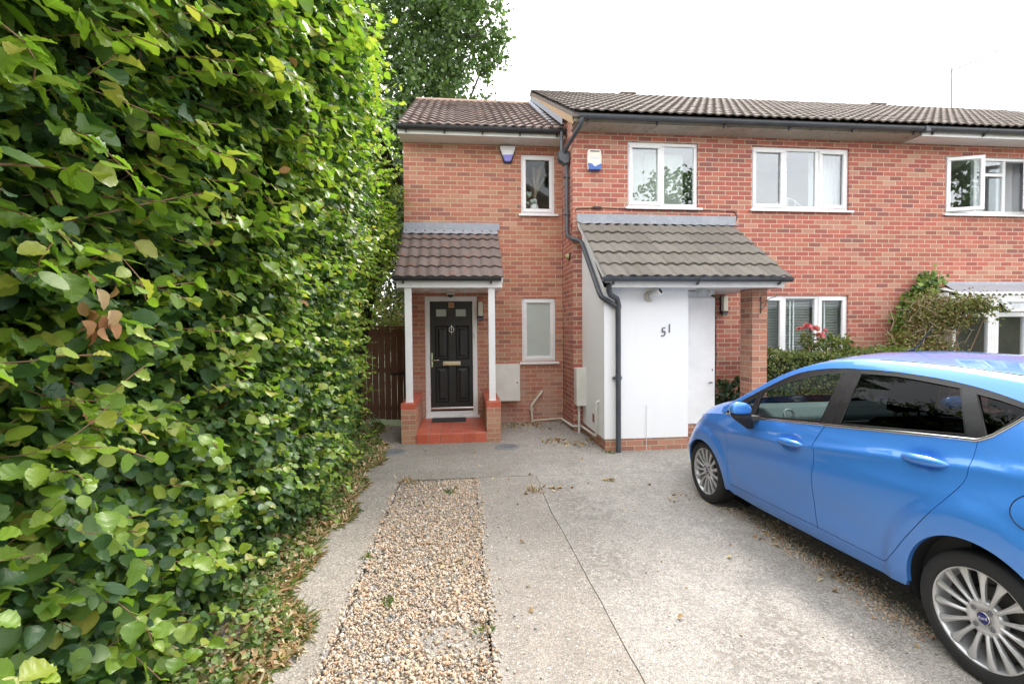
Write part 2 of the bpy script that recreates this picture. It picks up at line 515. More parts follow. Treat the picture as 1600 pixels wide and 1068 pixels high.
def jag(seed, amp, freq):
    ph = [random.Random(seed+i).uniform(0, 6.28) for i in range(6)]
    return lambda y: amp*sum(math.sin(y*freq*(1.7**i)+ph[i])/(1.5**i) for i in range(6))/2.2
jA, jB = jag(1, .010, 2.3), jag(5, .012, 1.7)
jc = lambda y: .022*math.sin(y*1.1)+jA(y)*1.1
# ground sheet reaching the horizon
mb = MB(); mb.box(-400, 400, -400, 400, -.4, -.16)
tag(mb.build("ground", M['lawn']), kind='structure')
mb = MB(); mb.box(-60, 60, -14, -5.2, -.16, -.10)
tag(mb.build("road", M['asphalt']), kind='structure')
mb = MB(); mb.box(-60, 60, -5.2, -3.4, -.16, -.005)
tag(mb.build("pavement", M['conc_apron']), kind='structure')
mb = MB(); mb.box(-3.2, 6.0, -3.4, 8.21, -.16, -.105)
tag(mb.build("driveway_bed", M['soil']), kind='structure')
sheet("driveway_strip", -1.75, -.72, -3.38, 5.348, .004, M['conc_strip'], wob=lambda s, y: (jB(y)*.6 if s else 0))
sheet("driveway_middle", .13, .815, -3.38, 5.348, 0.0, M['conc_strip'], wob=lambda s, y: (jc(y)+.001 if s else jA(y+3)*.6))
sheet("driveway_slab", .822, 5.2, -3.38, 5.36, .002, M['conc_right'], wob=lambda s, y: (0 if s else jc(y)+.0005))
sheet("forecourt", -2.4, 5.2, 5.352, 8.215, .003, M['conc_apron'])
sheet("joint_filler", .79, .86, -3.38, 5.34, -.005, plain("joint_dirt", (.27, .23, .19), .95, .4, 30))
sheet("gravel_bed", -.70, .12, -3.38, 5.34, -.022, M['conc_strip'])
mb = MB(); mb.box(-3.2, -1.22, -3.4, 5.34, -.16, -.004); mb.box(-3.2, -1.32, 5.34, 8.0, -.16, .012)
tag(mb.build("hedge_bed", M['soil']), kind='structure')
mb = MB(); mb.box(5.25, 14, -3.4, 7.42, -.16, -.01); mb.box(4.26, 5.25, 6.3, 7.42, -.16, .06)
tag(mb.build("garden_bed", M['soil']), kind='structure')

# loose gravel between the two concrete strips
def gravel_mat():
    g = G("gravel_stone")
    i = g.n("NewGeometry").outputs["Random Per Island"]
    c = g.ramp(i, [(0, (.44, .30, .19)), (.16, (.57, .42, .29)), (.32, (.58, .48, .37)), (.46, (.52, .32, .20)), (.58, (.64, .57, .48)), (.70, (.42, .38, .34)), (.80, (.25, .25, .26)), (.86, (.66, .62, .56)), (.92, (.46, .36, .26)), (1, (.50, .40, .29))])
    c = g.mix(.5, c, g.ramp(g.noise(90, 4, .6), [(.3, .35), (.7, .65)]), 'OVERLAY')
    return g.done(g.bsdf(c, .7, g.bump(g.noise(200, 2), .2, .001)))
M['gravel'] = gravel_mat()
def stones(name, P, S, mat, lo=.55):
    """many small rounded stones as one mesh"""
    bm = bmesh.new(); bmesh.ops.create_icosphere(bm, subdivisions=1, radius=1)
    bv = np.array([v.co[:] for v in bm.verts]); bf = np.array([[v.index for v in f.verts] for f in bm.faces]); bm.free()
    n = len(P); k = len(bv)
    q = rng.normal(size=(n, 4)); q /= np.linalg.norm(q, axis=1)[:, None]
    w, x, y, z = q.T
    Rm = np.stack([1-2*(y*y+z*z), 2*(x*y-z*w), 2*(x*z+y*w), 2*(x*y+z*w), 1-2*(x*x+z*z), 2*(y*z-x*w), 2*(x*z-y*w), 2*(y*z+x*w), 1-2*(x*x+y*y)], 1).reshape(n, 3, 3)
    sc = np.stack([rng.uniform(.8, 1.25, n), rng.uniform(.6, 1.0, n), rng.uniform(lo*.7, lo*1.2, n)], 1)
    jit = 1+rng.normal(0, .10, size=(n, k, 1))
    V = (bv[None]*jit*sc[:, None])
    # turn mostly about the vertical so that the flat side lies down
    a = rng.uniform(0, 6.28, n); tl = rng.normal(0, .35, (n, 2))
    ca, sa = np.cos(a)[:, None], np.sin(a)[:, None]
    X = V[..., 0]*ca-V[..., 1]*sa; Y = V[..., 0]*sa+V[..., 1]*ca; Z = V[..., 2]+X*tl[:, :1]+Y*tl[:, 1:]
    V = np.stack([X, Y, Z], -1)*S[:, None, None]+P[:, None]
    F = (bf[None]+(np.arange(n)*k)[:, None, None]).reshape(-1, 3)
    me = bpy.data.meshes.new(name)
    me.vertices.add(n*k); me.vertices.foreach_set("co", V.reshape(-1))
    me.loops.add(F.size); me.loops.foreach_set("vertex_index", F.reshape(-1).astype(np.int32))
    me.polygons.add(len(F)); me.polygons.foreach_set("loop_start", np.arange(0, F.size, 3, dtype=np.int32))
    me.polygons.foreach_set("loop_total", np.full(len(F), 3, dtype=np.int32))
    me.polygons.foreach_set("use_smooth", np.ones(len(F), bool))
    me.materials.append(mat); me.update(); me.validate()
    return link_mesh(name, me)
def gravel():
    n = 34000
    y = 1.2+(5.34-1.2)*rng.random(n)**1.15
    x = np.where(rng.random(n) < .93, rng.uniform(-.70, .125, n), rng.choice([-.71, .13], n)+rng.normal(0, .022, n))
    keep = ~((x > -.16+.1*np.sin(y*9)) & (y < 2.72) & (y > 2.45) & (rng.random(n) < .8))
    keep &= ~((rng.random(n) < .55) & (y > 4.75) & (x < -.3))
    x, y = x[keep], y[keep]
    S = np.clip(rng.lognormal(math.log(.0074), .40, len(x)), .0038, .018)
    z = np.where((x > -.70) & (x < .125), -.020+rng.uniform(0, .017, len(x)), .006)
    P = np.stack([x, y, z+np.array([gz(a, b) for a, b in zip(x, y)])], 1)
    # strays lying on the concrete
    m = 170
    xs = np.concatenate([rng.normal(.2, .10, 60), rng.normal(-.75, .05, 40), rng.uniform(.9, 2.4, 70)])
    ys = np.concatenate([rng.uniform(1.9, 5.3, 100), rng.uniform(1.9, 6.0, 70)])
    ss = rng.uniform(.004, .010, m)
    P2 = np.stack([xs, ys, np.array([gz(a, b) for a, b in zip(xs, ys)])+ss*.4+.003], 1)
    # grit and leaf mould blown under the sill of the car
    k = 1700
    t = rng.random(k); ys3 = 2.25+2.0*t; xs3 = 2.545+.05*np.sin(ys3*7)+rng.normal(0, .065, k)
    s3 = rng.uniform(.004, .012, k)
    P3 = np.stack([xs3, ys3, np.array([gz(a, b) for a, b in zip(xs3, ys3)])+s3*.4+.003], 1)
    tag(stones("gravel", np.concatenate([P, P2, P3]), np.concatenate([S, ss, s3]), M['gravel']),
        "loose multi-coloured gravel filling the strip between two concrete tracks", "gravel", kind='stuff')
gravel()

# ================================================================== HOUSES
AN, MN = 8.22, 7.43          # front walls of the set-back end house and of the main terrace

def wall_face(mb, x0, x1, z0, z1, y, holes, depth=.10, mi=0):
    """brick face in the x-z plane looking to -Y, with openings and their reveals"""
    xs = sorted({x0, x1, *[h[0] for h in holes], *[h[1] for h in holes]})
    zs = sorted({z0, z1, *[h[2] for h in holes], *[h[3] for h in holes]})
    for a, b in zip(xs, xs[1:]):
        for c, d in zip(zs, zs[1:]):
            if any(h[0] <= a and b <= h[1] and h[2] <= c and d <= h[3] for h in holes): continue
            mb.add([(a, y, c), (b, y, c), (b, y, d), (a, y, d)], [(0, 1, 2, 3)], mi)
    for a, b, c, d in holes:
        mb.add([(a, y, c), (a, y+depth, c), (a, y+depth, d), (a, y, d)], [(0, 1, 2, 3)], mi)
        mb.add([(b, y, c), (b, y+depth, c), (b, y+depth, d), (b, y, d)], [(3, 2, 1, 0)], mi)
        mb.add([(a, y, d), (b, y, d), (b, y+depth, d), (a, y+depth, d)], [(3, 2, 1, 0)], mi)
        mb.add([(a, y, c), (b, y, c), (b, y+depth, c), (a, y+depth, c)], [(0, 1, 2, 3)], mi)

def room(mb, x0, x1, z0, z1, y, d=1.6, mi=0):
    """the room seen through a window: five inner faces"""
    a, b, c, e = x0-.35, x1+.35, z0-.75, z1+.12
    y0 = y+.13; y1 = y+d
    mb.add([(a, y1, c), (b, y1, c), (b, y1, e), (a, y1, e)], [(0, 1, 2, 3)], mi)
    mb.add([(a, y0, c), (a, y1, c), (a, y1, e), (a, y0, e)], [(0, 1, 2, 3)], mi)
    mb.add([(b, y0, c), (b, y1, c), (b, y1, e), (b, y0, e)], [(3, 2, 1, 0)], mi)
    mb.add([(a, y0, e), (a, y1, e), (b, y1, e), (b, y0, e)], [(0, 1, 2, 3)], mi)
    mb.add([(a, y0, c), (a, y1, c), (b, y1, c), (b, y0, c)], [(3, 2, 1, 0)], mi)
    # rear of the wall round the opening
    for q in ((a, x0, c, e), (x1, b, c, e), (x0, x1, c, z0), (x0, x1, z1, e)):
        mb.add([(q[0], y0, q[2]), (q[1], y0, q[2]), (q[1], y0, q[3]), (q[0], y0, q[3])], [(3, 2, 1, 0)], mi)

def window(root, y, x0, x1, z0, z1, lights, sill=True, glass=None, set_in=.035, over=.05):
    """uPVC window; lights = [(x0, x1, z0, z1, opening?)] as fractions-free world spans of each light"""
    fy = y+set_in
    mb = MB()
    mb.ring(x0, x1, z0, z1, .055, fy, fy+.065, tb=.06)
    for i, l in enumerate(lights[:-1]):
        if abs(l[1]-lights[i+1][0]) < .12 and l[2] == z0 and lights[i+1][2] == z0:
            c = (l[1]+lights[i+1][0])/2
            mb.box(c-.032, c+.032, fy+.002, fy+.063, z0+.06, z1-.055)
    w = mb.build("window", M['upvc'], root, .006)
    for a, b, c, d, op in lights:
        if op:
            s = MB(); s.ring(a+.030, b-.030, c+.035, d-.030, .058, fy-.014, fy+.03)
            s.build("sash", M['upvc'], w, .007)
            gx = (a+.082, b-.082, c+.087, d-.082)
        else:
            gx = (a+.045, b-.045, c+.05, d-.05)
        p = MB(); p.box(gx[0], gx[1], fy+.022, fy+.03, gx[2], gx[3])
        p.build("pane", glass or M['glass'], w)
    if sill:
        s = MB()
        s.prism([(fy+.03, z0+.0), (y-over, z0-.012), (y-over, z0-.045), (y-over+.012, z0-.045), (y-over+.012, z0-.03), (fy+.03, z0-.03)], 'x', x0-.045, x1+.055)
        s.build("sill", M['upvc'], w, .003)
    return w

def tile_roof(mb, x0, x1, e, r, course=.30, wave=.15, amp=.021, mi=0, seed=0, per=8):
    """interlocking roll tiles: one wavy strip per course, each lapping over the one below"""
    rr = random.Random(seed)
    ey, ez = e; ry, rz = r
    ln = math.hypot(ry-ey, rz-ez); n = max(1, round(ln/course)); c = ln/n
    dy, dz = (ry-ey)/ln, (rz-ez)/ln; ny, nz = -dz, dy
    tw = wave*2
    nt = max(1, round((x1-x0)/tw))
    tw = (x1-x0)/nt
    for k in range(n):
        for t in range(nt):
            xa = x0+t*tw
            lift = rr.uniform(-.003, .004); sl = rr.uniform(-.003, .003); xo = rr.uniform(-.002, .002)
            P = []
            m_ = per*2
            for i in range(m_+1):
                u = i/m_
                a = amp*(.5+.5*math.cos(2*math.pi*(u*2-.30)))**.85
                x = xa+u*tw*1.008+xo
                P.append((x, a))
            low = k*c-.03+sl; up = (k+1)*c+.012
            v = []
            for x, a in P: v.append((x, low, a+.034+lift-.022))
            for x, a in P: v.append((x, low, a+.034+lift))
            for x, a in P: v.append((x, (low+up)/2, a+.020+lift*.5))
            for x, a in P: v.append((x, up, a+.004))
            w = [(x, ey+dy*s+ny*h, ez+dz*s+nz*h) for x, s, h in v]
            q = m_+1
            f = [(j*q+i, j*q+i+1, (j+1)*q+i+1, (j+1)*q+i) for j in range(3) for i in range(m_)]
            mb.add(w, f[:m_], mi, False)
            mb.add(w, f[m_:], mi, True)

def under_roof(mb, x0, x1, e, r, t=.05, mi=0):
    ey, ez = e; ry, rz = r
    mb.prism([(ey, ez), (ry, rz), (ry, rz-t), (ey, ez-t)], 'x', x0, x1, mi)

def gutter(mb, x0, x1, y, z, r=.056, brackets=1.0, mi=0):
    pr = []
    for i in range(9):
        a = math.pi+math.pi*i/8
        pr.append((y+r*math.cos(a), z+r*math.sin(a)))
    pr = [(y-r-.004, z+.006)]+pr+[(y+r, z+.006)]
    inn = [(y+(p[0]-y)*.9, z+(p[1]-z)*.9+(.004 if i in (0, len(pr)-1) else 0)) for i, p in enumerate(pr)][::-1]
    mb.prism(pr+inn, 'x', x0, x1, mi)
    if brackets:
        n = max(1, int((x1-x0)/brackets))
        for i in range(n+1):
            x = x0+.15+(x1-x0-.3)*i/n
            b = [(y+(p[0]-y)*1.09, z+(p[1]-z)*1.09) for p in pr]
            mb.prism(b+[(p[0], p[1]) for p in pr][::-1], 'x', x-.012, x+.012, mi)
            mb.box(x-.012, x+.012, y+.02, y+r+.01, z-r-.035, z-r+.02, mi)

def bolt_ring(mb, M_, r, mi=0):
    mb.lathe([(0, 0), (r, 0), (r, .006), (0, .008)], M_, 12, mi)

# ---------------------------------------------------------------- end house (set back, black door)
H1 = thing("end_house", "narrow set-back brick end house with a black front door under a small brown tiled porch", "house", (.4, AN, 0))
win_u, win_l = (1.025, 1.612, 3.655, 4.672), (1.023, 1.612, 1.100, 2.208)
dr = (-.640, .245, .165, 2.232)
mb = MB()
wall_face(mb, -.963, 1.74, -.05, 4.86, AN, [dr, win_u, win_l])
EZ, RY, RZ = 4.945, 11.3, 6.96
gx = -.963
mb.add([(gx, AN, -.05), (gx, 14.6, -.05), (gx, 14.6, 4.86), (gx, RY, RZ-.12), (gx, AN, 4.86)], [(0, 4, 3, 2, 1)])
mb.add([(gx, 14.6, -.05), (2, 14.6, -.05), (2, 14.6, 4.86), (gx, 14.6, 4.86)], [(0, 3, 2, 1)])
mb.build("wall", M['brick_new'], H1)
mb = MB(); room(mb, *win_u, AN); room(mb, *win_l, AN)
mb.build("interior", M['interior'], H1)
# roof
mb = MB()
tile_roof(mb, -1.00, 1.73, (7.84, 4.95), (RY-.05, RZ-.03), .31, .152, seed=3)
rf = mb.build("roof", M['tile_brown'], H1)
mb = MB(); under_roof(mb, -.995, 1.73, (7.86, 4.935), (RY, RZ-.04), .06); under_roof(mb, -.995, 1.73, (RY, RZ-.04), (14.95, 4.90), .06)
mb.build("roof_deck", M['tile_brown'], rf)
mb = MB()
for i in range(7):
    xa = -1.01+i*.392
    pr = [(RY+.115*math.cos(t*math.pi/8), RZ-.055+.10*math.sin(t*math.pi/8)+rnd.uniform(-.002, .003)) for t in range(9)]
    mb.prism(pr, 'x', xa, xa+.384)
mb.build("ridge_tiles", M['ridge'], rf, .004)
mb = MB()
mb.prism([(7.86, 4.92), (7.86, 4.81), (7.885, 4.81), (7.885, 4.92)], 'x', -1.0, 1.735)
mb.box(-1.0, 1.735, 7.885, AN+.0, 4.812, 4.826)
mb.prism([(7.8605, 4.81), (7.8605, 4.95), (8.22, 5.15), (8.22, 4.81)], 'x', -1.004, -.972)
mb.prism([(8.22, 4.93), (8.22, 5.145), (RY, RZ-.05), (RY, RZ-.26)], 'x', -1.004, -.972)
mb.build("fascia", M['fascia'], H1, .003)
mb = MB(); gutter(mb, -1.02, 1.73, 7.805, 4.918, .054, .66)
mb.build("gutter", M['pvc_black'], H1)
# windows
w = window(H1, AN, *win_u, [(win_u[0], win_u[1], win_u[2], win_u[3], 1)], glass=M['glass_clear'])
v = MB(); v.box(1.115, 1.52, AN+.028, AN+.034, 4.615, 4.632); v.build("trickle_vent", M['upvc'], w, .002)
w = window(H1, AN, *win_l, [(win_l[0], win_l[1], win_l[2], win_l[3], 1)], glass=M['frost'])
v = MB(); v.box(1.115, 1.52, AN+.028, AN+.034, 2.152, 2.168); v.build("trickle_vent", M['upvc'], w, .002)
# door
mb = MB()
fy = AN+.005
mb.ring(dr[0], dr[1], dr[2], dr[3], .08, fy, fy+.09, tb=.10)
mb.box(dr[0]-.002, dr[1]+.03, AN-.045, AN+.02, .155, .19)
dfr = mb.build("door_frame", M['upvc'], H1, .006)
mb = MB()
X0, X1, Z0, Z1 = -.553, .170, .305, 2.150
DY = AN+.030
def panel(mb, a, b, c, d, y):
    """raised and fielded panel moulded on the door leaf"""
    w1, w2 = .022, .045
    o = [(a, c), (b, c), (b, d), (a, d)]
    def ins(t): return [(a+t, c+t), (b-t, c+t), (b-t, d-t), (a+t, d-t)]
    rings_ = [(o, y), (ins(w1*.5), y-.012), (ins(w1), y+.010), (ins(w2), y+.010), (ins(w2+.03), y-.004)]
    vv = [(p[0], h, p[1]) for q, h in rings_ for p in q]
    ff = [(k*4+i, k*4+(i+1) % 4, (k+1)*4+(i+1) % 4, (k+1)*4+i) for k in range(4) for i in range(4)]
    ff.append((16, 17, 18, 19))
    mb.add(vv, ff)
pan = [(-.475, -.247, .42, 1.035), (-.122, .105, .42, 1.035), (-.475, -.247, 1.155, 1.735), (-.122, .105, 1.155, 1.735)]
gls = [(-.452, -.280, 1.893, 2.014), (-.117, .055, 1.893, 2.014)]
holes = pan+[(a-.02, b+.02, c-.02, d+.02) for a, b, c, d in gls]
wall_face(mb, X0, X1, Z0, Z1, DY, holes, .001)
for q in pan: panel(mb, *q, DY)
for a, b, c, d in gls:
    mb.ring(a-.034, b+.034, c-.034, d+.034, .034, DY-.012, DY+.012)
door = mb.build("front_door", M['door'], H1)
for a, b, c, d in gls:
    mb = MB(); mb.box(a, b, DY+.002, DY+.008, c, d)
    mb.build("door_glass", M['frost'], door)
mb = MB(); mb.box(-.345, -.045, DY-.012, DY, 1.055, 1.122); mb.box(-.325, -.065, DY-.018, DY-.012, 1.068, 1.110)
mb.build("letter_plate", M['brass'], door, .004)
mb = MB(); mb.box(-.545, -.515, DY-.010, DY, 1.03, 1.27)
mb.tube([(-.53, DY-.01, 1.145), (-.53, DY-.055, 1.145), (-.50, DY-.06, 1.145), (-.415, DY-.055, 1.150)], .010, 10)
mb.ball((-.53, DY-.012, 1.075), (.012, .006, .02))
mb.build("door_handle", M['chrome'], door, .003)
mb = MB()
kz = 1.66
mb.tube([(-.195, DY-.012, kz+.10), (-.195, DY-.014, kz-.085)], [.006, .005], 8)
ring_ = [(-.195+.042*math.sin(t*math.pi/10), DY-.022, kz+.005-.042*math.cos(t*math.pi/10)) for t in range(21)]
mb.tube(ring_, .008, 8, cap=False)
mb.ball((-.195, DY-.012, kz+.055), (.022, .012, .022)); mb.ball((-.195, DY-.02, kz-.04), (.014, .012, .016)); mb.ball((-.195, DY-.018, kz+.008), (.014, .010, .016))
mb.build("knocker", M['chrome'], door)
mb = MB(); mb.box(-.553, .170, DY-.022, DY-.002, .300, .335)
mb.build("weather_bar", M['chrome'], door, .004)
mb = MB(); mb.box(-.238, -.150, DY-.012, DY, 2.043, 2.128)
pl = mb.build("number_tile", plain("tile_glaze", (.52, .33, .17), .35, .15, 30), door, .004)
mb = MB(); mb.box(-.218, -.170, DY-.015, DY-.012, 2.060, 2.110); mb.ball((-.194, DY-.014, 2.095), (.012, .004, .010))
mb.build("tile_motif", plain("tile_motif", (.40, .13, .04), .4, .3, 40), pl)
mb = MB(); mb.box(.185, .205, AN-.012, AN+.006, 1.52, 1.60); mb.ball((.195, AN-.014, 1.575), (.006, .004, .006))
mb.build("door_bell", M['meter'], dfr, .003)

# porch of the end house
PO = MB()
tile_roof(PO, -.975, .605, (7.06, 2.435), (8.16, 3.315), .29, .158, .024, seed=9)
po = PO.build("porch_roof", M['tile_brown'], H1)
mb = MB(); under_roof(mb, -.97, .60, (7.075, 2.415), (8.215, 3.33), .05)
mb.prism([(7.10, 2.29), (7.10, 2.40), (8.215, 3.28), (8.215, 2.29)], 'x', -.955, -.93); mb.prism([(7.10, 2.29), (7.10, 2.40), (8.215, 3.28), (8.215, 2.29)], 'x', .56, .585)
mb.build("porch_deck", M['fascia'], po)
mb = MB()
mb.add([(-.972, 8.205, 3.475), (.645, 8.205, 3.482), (.645, 8.195, 3.36), (-.972, 8.195, 3.36)], [(0, 3, 2, 1)])
nn = 34
up = [(-.962+1.565*i/nn, 8.194, 3.362) for i in range(nn+1)]
lo = [(-.962+1.565*i/nn, 8.00, 3.258+.007*math.cos(i*1.83)) for i in range(nn+1)]
mb.add(up+lo, [(i, i+nn+1, i+nn+2, i+1) for i in range(nn)], 0, True)
mb.build("flashing", M['lead'], po)
mb = MB()
mb.box(-.955, .590, 7.085, 7.11, 2.285, 2.405); mb.box(-.955, .588, 7.11, AN-.002, 2.288, 2.300)
mb.build("porch_fascia", M['upvc'], H1, .003)
mb = MB(); gutter(mb, -1.00, .572, 7.022, 2.430, .052, .9)
mb.build("porch_gutter", M['pvc_black'], H1)
for xa in (-.845, .382):
    mb = MB(); mb.box(xa, xa+.098, 7.115, 7.213, .60, 2.288)
    mb.box(xa-.008, xa+.106, 7.107, 7.221, .60, .615)
    mb.build("porch_post", M['upvc'], H1, .004)
for xa in (-.905, .335):
    mb = MB()
    mb.box(xa, xa+.21, 7.0, AN-.001, -.05, .515)
    pier = mb.build("dwarf_wall", M['brick_pier'], H1, .003)
    mb = MB()
    for i in range(5):
        ya = 6.998+i*.245
        mb.box(xa-.004, xa+.214, ya, min(ya+.238, AN-.002), .515, .600)
    mb.build("coping", M['quarry'], pier, .006)
mb = MB()
for i in range(6):
    a = -.693+i*.171
    for j in range(7):
        y = 7.005+j*.172
        mb.box(a+.003, a+.168, y+.003, min(y+.169, AN-.004), .10, .156)
    mb.box(a+.003, a+.168, 6.985, 7.002, .005, .151)
st = mb.build("step", M['quarry'], H1, .006)
mb = MB(); mb.box(-.694, .334, 6.992, AN-.003, -.05, .150)
mb.build("step_bed", M['grout'], st)

# waste pipes
mb = MB()
mb.tube([(1.36, 8.215, .585), (1.355, 8.16, .575), (1.18, 8.15, .365), (1.165, 8.15, .33), (1.185, 8.15, .02)], .021, 12)
mb.box(1.135, 1.20, 8.13, 8.215, .255, .285)
mb.tube([(1.20, 8.17, .075), (1.69, 8.17, .10), (1.70, 8.14, .10)], .016, 10)
mb.build("waste_pipe", M['cream'], H1)

# ---------------------------------------------------------------- numbered house in the middle
H2 = thing("terraced_house", "brick terraced house with a white boxed porch numbered 51 under a wide tiled canopy", "house", (4.0, MN, 0))
W1 = (2.64, 3.812, 3.605, 4.635); W2 = (4.735, 6.462, 3.605, 4.625); W4 = (4.735, 6.475, 1.205, 2.19)
mb = MB()
wall_face(mb, 1.745, 7.45, -.05, 4.80, MN, [W1, W2, W4])
mb.add([(1.745, MN, -.05), (1.745, AN+.02, -.05), (1.745, AN+.02, 5.4), (1.745, MN, 5.0)], [(0, 3, 2, 1)])
mb.add([(1.745, AN, 4.7), (1.745, 15.2, 4.7), (1.745, 15.2, 4.9), (1.745, 11.3, 7.15), (1.745, AN, 5.35)], [(0, 4, 3, 2, 1)])
mb.add([(1.745, 15.2, -.05), (7.45, 15.2, -.05), (7.45, 15.2, 4.9), (1.745, 15.2, 4.9)], [(0, 3, 2, 1)])
mb.build("wall", M['brick_old'], H2)
mb = MB(); room(mb, *W1, MN); room(mb, W2[0], 6.75, W2[2], W2[3], MN); room(mb, *W4, MN)
mb.build("interior", M['interior'], H2)
mb = MB()
tile_roof(mb, 1.66, 7.46, (7.05, 4.905), (11.25, 7.235), .31, .152, seed=21, per=7)
rf2 = mb.build("roof", M['tile_grey'], H2)
mb = MB(); under_roof(mb, 1.665, 7.46, (7.07, 4.89), (11.3, 7.23), .06); under_roof(mb, 1.665, 7.46, (11.3, 7.23), (15.5, 4.95), .06)
mb.build("roof_deck", M['tile_grey'], rf2)
mb = MB()
for i in range(14):
    xa = 1.65+i*.415
    mb.prism([(11.3+.12*math.cos(t*math.pi/8), 7.185+.10*math.sin(t*math.pi/8)+rnd.uniform(-.002, .003)) for t in range(9)], 'x', xa, xa+.407)
mb.build("ridge_tiles", M['tile_grey'], rf2, .004)
mb = MB()   # verge: mortar strip, bargeboard and lead soakers where it stands above the end house
def slope(y): return 4.905+(7.235-4.905)/(11.25-7.05)*(y-7.05)
mb.prism([(7.12, slope(7.12)-.20), (7.12, slope(7.12)-.03), (11.3, slope(11.3)-.03), (11.3, slope(11.3)-.22)], 'x', 1.668, 1.69)
mb.build("bargeboard", M['bargeboard'], rf2)
mb = MB()
mb.prism([(7.8, 5.02), (7.8, 5.12), (11.25, 7.12), (11.25, 7.02)], 'x', 1.655, 1.664)
mb.prism([(7.9, 4.985), (7.9, 5.01), (11.25, 7.01), (11.25, 6.98)], 'x', 1.57, 1.664)
mb.build("flashing", M['lead'], rf2)
mb = MB(); mb.box(4.06, 4.43, 11.9, 12.3, 6.9, 7.66)
mb.box(4.03, 4.46, 11.87, 12.33, 7.60, 7.635)
mb.build("roof_vent", M['tile_brown'], rf2, .01)
mb = MB()
mb.box(1.70, 7.4515, 7.12, 7.14, 4.78, 4.89)
fas = mb.build("fascia", M['soffit'], H2)
mb = MB(); mb.prism([(7.12, 4.775), (MN+.0, 4.755), (MN, 4.768), (7.12, 4.788)], 'x', 1.72, 7.4515)
mb.build("soffit", M['soffit'], H2)
mb = MB(); gutter(mb, 1.76, 7.46, 7.065, 4.852, .055, .98)
mb.box(7.42, 7.50, 7.0, 7.115, 4.785, 4.862)
mb.build("gutter", M['pvc_grey'], H2)
mb = MB()
mb.tube([(1.80, 7.065, 4.81), (1.80, 7.07, 4.74), (1.78, 7.16, 4.70), (1.66, 7.52, 4.52), (1.655, 7.60, 4.47)], .034, 12)
mb.build("swan_neck", M['pvc_grey'], H2)
mb = MB()
mb.prism([(1.555, 4.50), (1.735, 4.50), (1.735, 4.40), (1.72, 4.33), (1.66, 4.30), (1.57, 4.36), (1.555, 4.40)], 'y', 7.56, 7.71)
mb.build("hopper", M['pvc_grey'], H2, .006)
mb = MB()
mb.tube([(1.645, 7.79, 4.90), (1.645, 7.78, 4.80), (1.62, 7.66, 4.62), (1.62, 7.65, 4.49)], .030, 12)
mb.tube([(1.695, 7.64, 4.31), (1.695, 7.64, 3.22), (1.70, 7.61, 3.16), (1.735, 7.38, 3.07), (1.76, 7.345, 3.055), (1.83, 7.33, 3.03), (1.855, 7.29, 2.99), (1.845, 6.34, 2.17), (1.85, 6.24, 2.09), (2.02, 6.19, 1.97), (2.06, 6.19, 1.94)], .034, 14)
mb.tube([(1.885, 6.0, 2.235), (1.89, 6.03, 2.15), (1.93, 6.10, 2.11), (2.04, 6.17, 2.06), (2.062, 6.185, 2.00), (2.062, 6.185, .005)], .036, 14)
for z in (4.1, 3.5): mb.box(1.65, 1.744, 7.60, 7.68, z, z+.025)
for z in (1.93, .98): mb.tube([(2.062, 6.185, z), (2.062, 6.185, z+.06)], .042, 14)
mb.box(2.0, 2.12, 6.20, 6.249, .99, 1.015)
mb.build("downpipe", M['pvc_grey'], H2)
# windows of the numbered house
window(H2, MN, *W1, [(W1[0], 3.235, W1[2], W1[3], 1), (3.215, W1[1], W1[2], W1[3], 0)])
window(H2, MN, *W2, [(W2[0], 5.345, W2[2], W2[3], 1), (5.33, 5.91, W2[2], W2[3], 0), (5.91, W2[1], W2[2], W2[3], 1)])
window(H2, MN, *W4, [(W4[0], 5.345, W4[2], W4[3], 1), (5.335, 5.92, W4[2], W4[3], 0), (5.92, W4[1], W4[2], W4[3], 1)], glass=M['glass_clear'])
# boxed porch
mb = MB()
prf = [(6.25, .17), (6.25, 2.22), (7.43, 3.26), (7.43, .17)]
mb.add([(1.89, y, z) for y, z in prf]+[(3.07, y, z) for y, z in prf], [(0, 1, 2, 3), (7, 6, 5, 4), (0, 4, 5, 1), (0, 3, 7, 4)])
box_ = mb.build("porch_wall", M['render'], H2)
mb = MB(); mb.box(1.905, 3.062, 6.262, 7.43, -.08, .168)
mb.box(3.062, 3.66, 6.62, 7.43, -.08, .26)
mb.build("plinth", M['brick_pier2'], box_)
mb = MB(); mb.box(1.886, 1.8895, 6.74, 6.84, .30, .42)
mb.build("air_brick", plain("air_brick", (.36, .18, .13), .9, .3, 40, .4, 60), box_)
mb = MB(); mb.tube([(2.475, 6.243, .0), (2.475, 6.243, .62)], .004, 8)
mb.build("cable", M['fascia'], box_)
mb = MB(); mb.box(3.072, 3.650, 6.60, 6.64, .27, 2.10)
sd = mb.build("store_door", M['white'], H2, .004)
mb = MB(); mb.box(3.072, 3.645, 6.645, 7.42, .27, 2.195)
mb.build("store_lining", M['white'], sd)
mb = MB(); mb.tube([(3.59, 6.60, .87), (3.59, 6.565, .87), (3.535, 6.56, .87)], .009, 8)
mb.build("door_handle", M['number'], sd)
mb = MB(); mb.ball((3.61, 6.598, 1.05), (.008, .006, .02)); mb.build("keyhole", M['number'], sd)
# numerals
for ch, px, pz in (("5", 2.705, 1.605), ("1", 2.788, 1.652)):
    Mt = Matrix.Translation((px, 6.243, pz)) @ Matrix.Rotation(R(-14), 4, 'Y') @ Matrix.Rotation(R(90), 4, 'X')
    text_mesh("numeral", ch, .165, Mt, M['number'], box_, .004, .25)
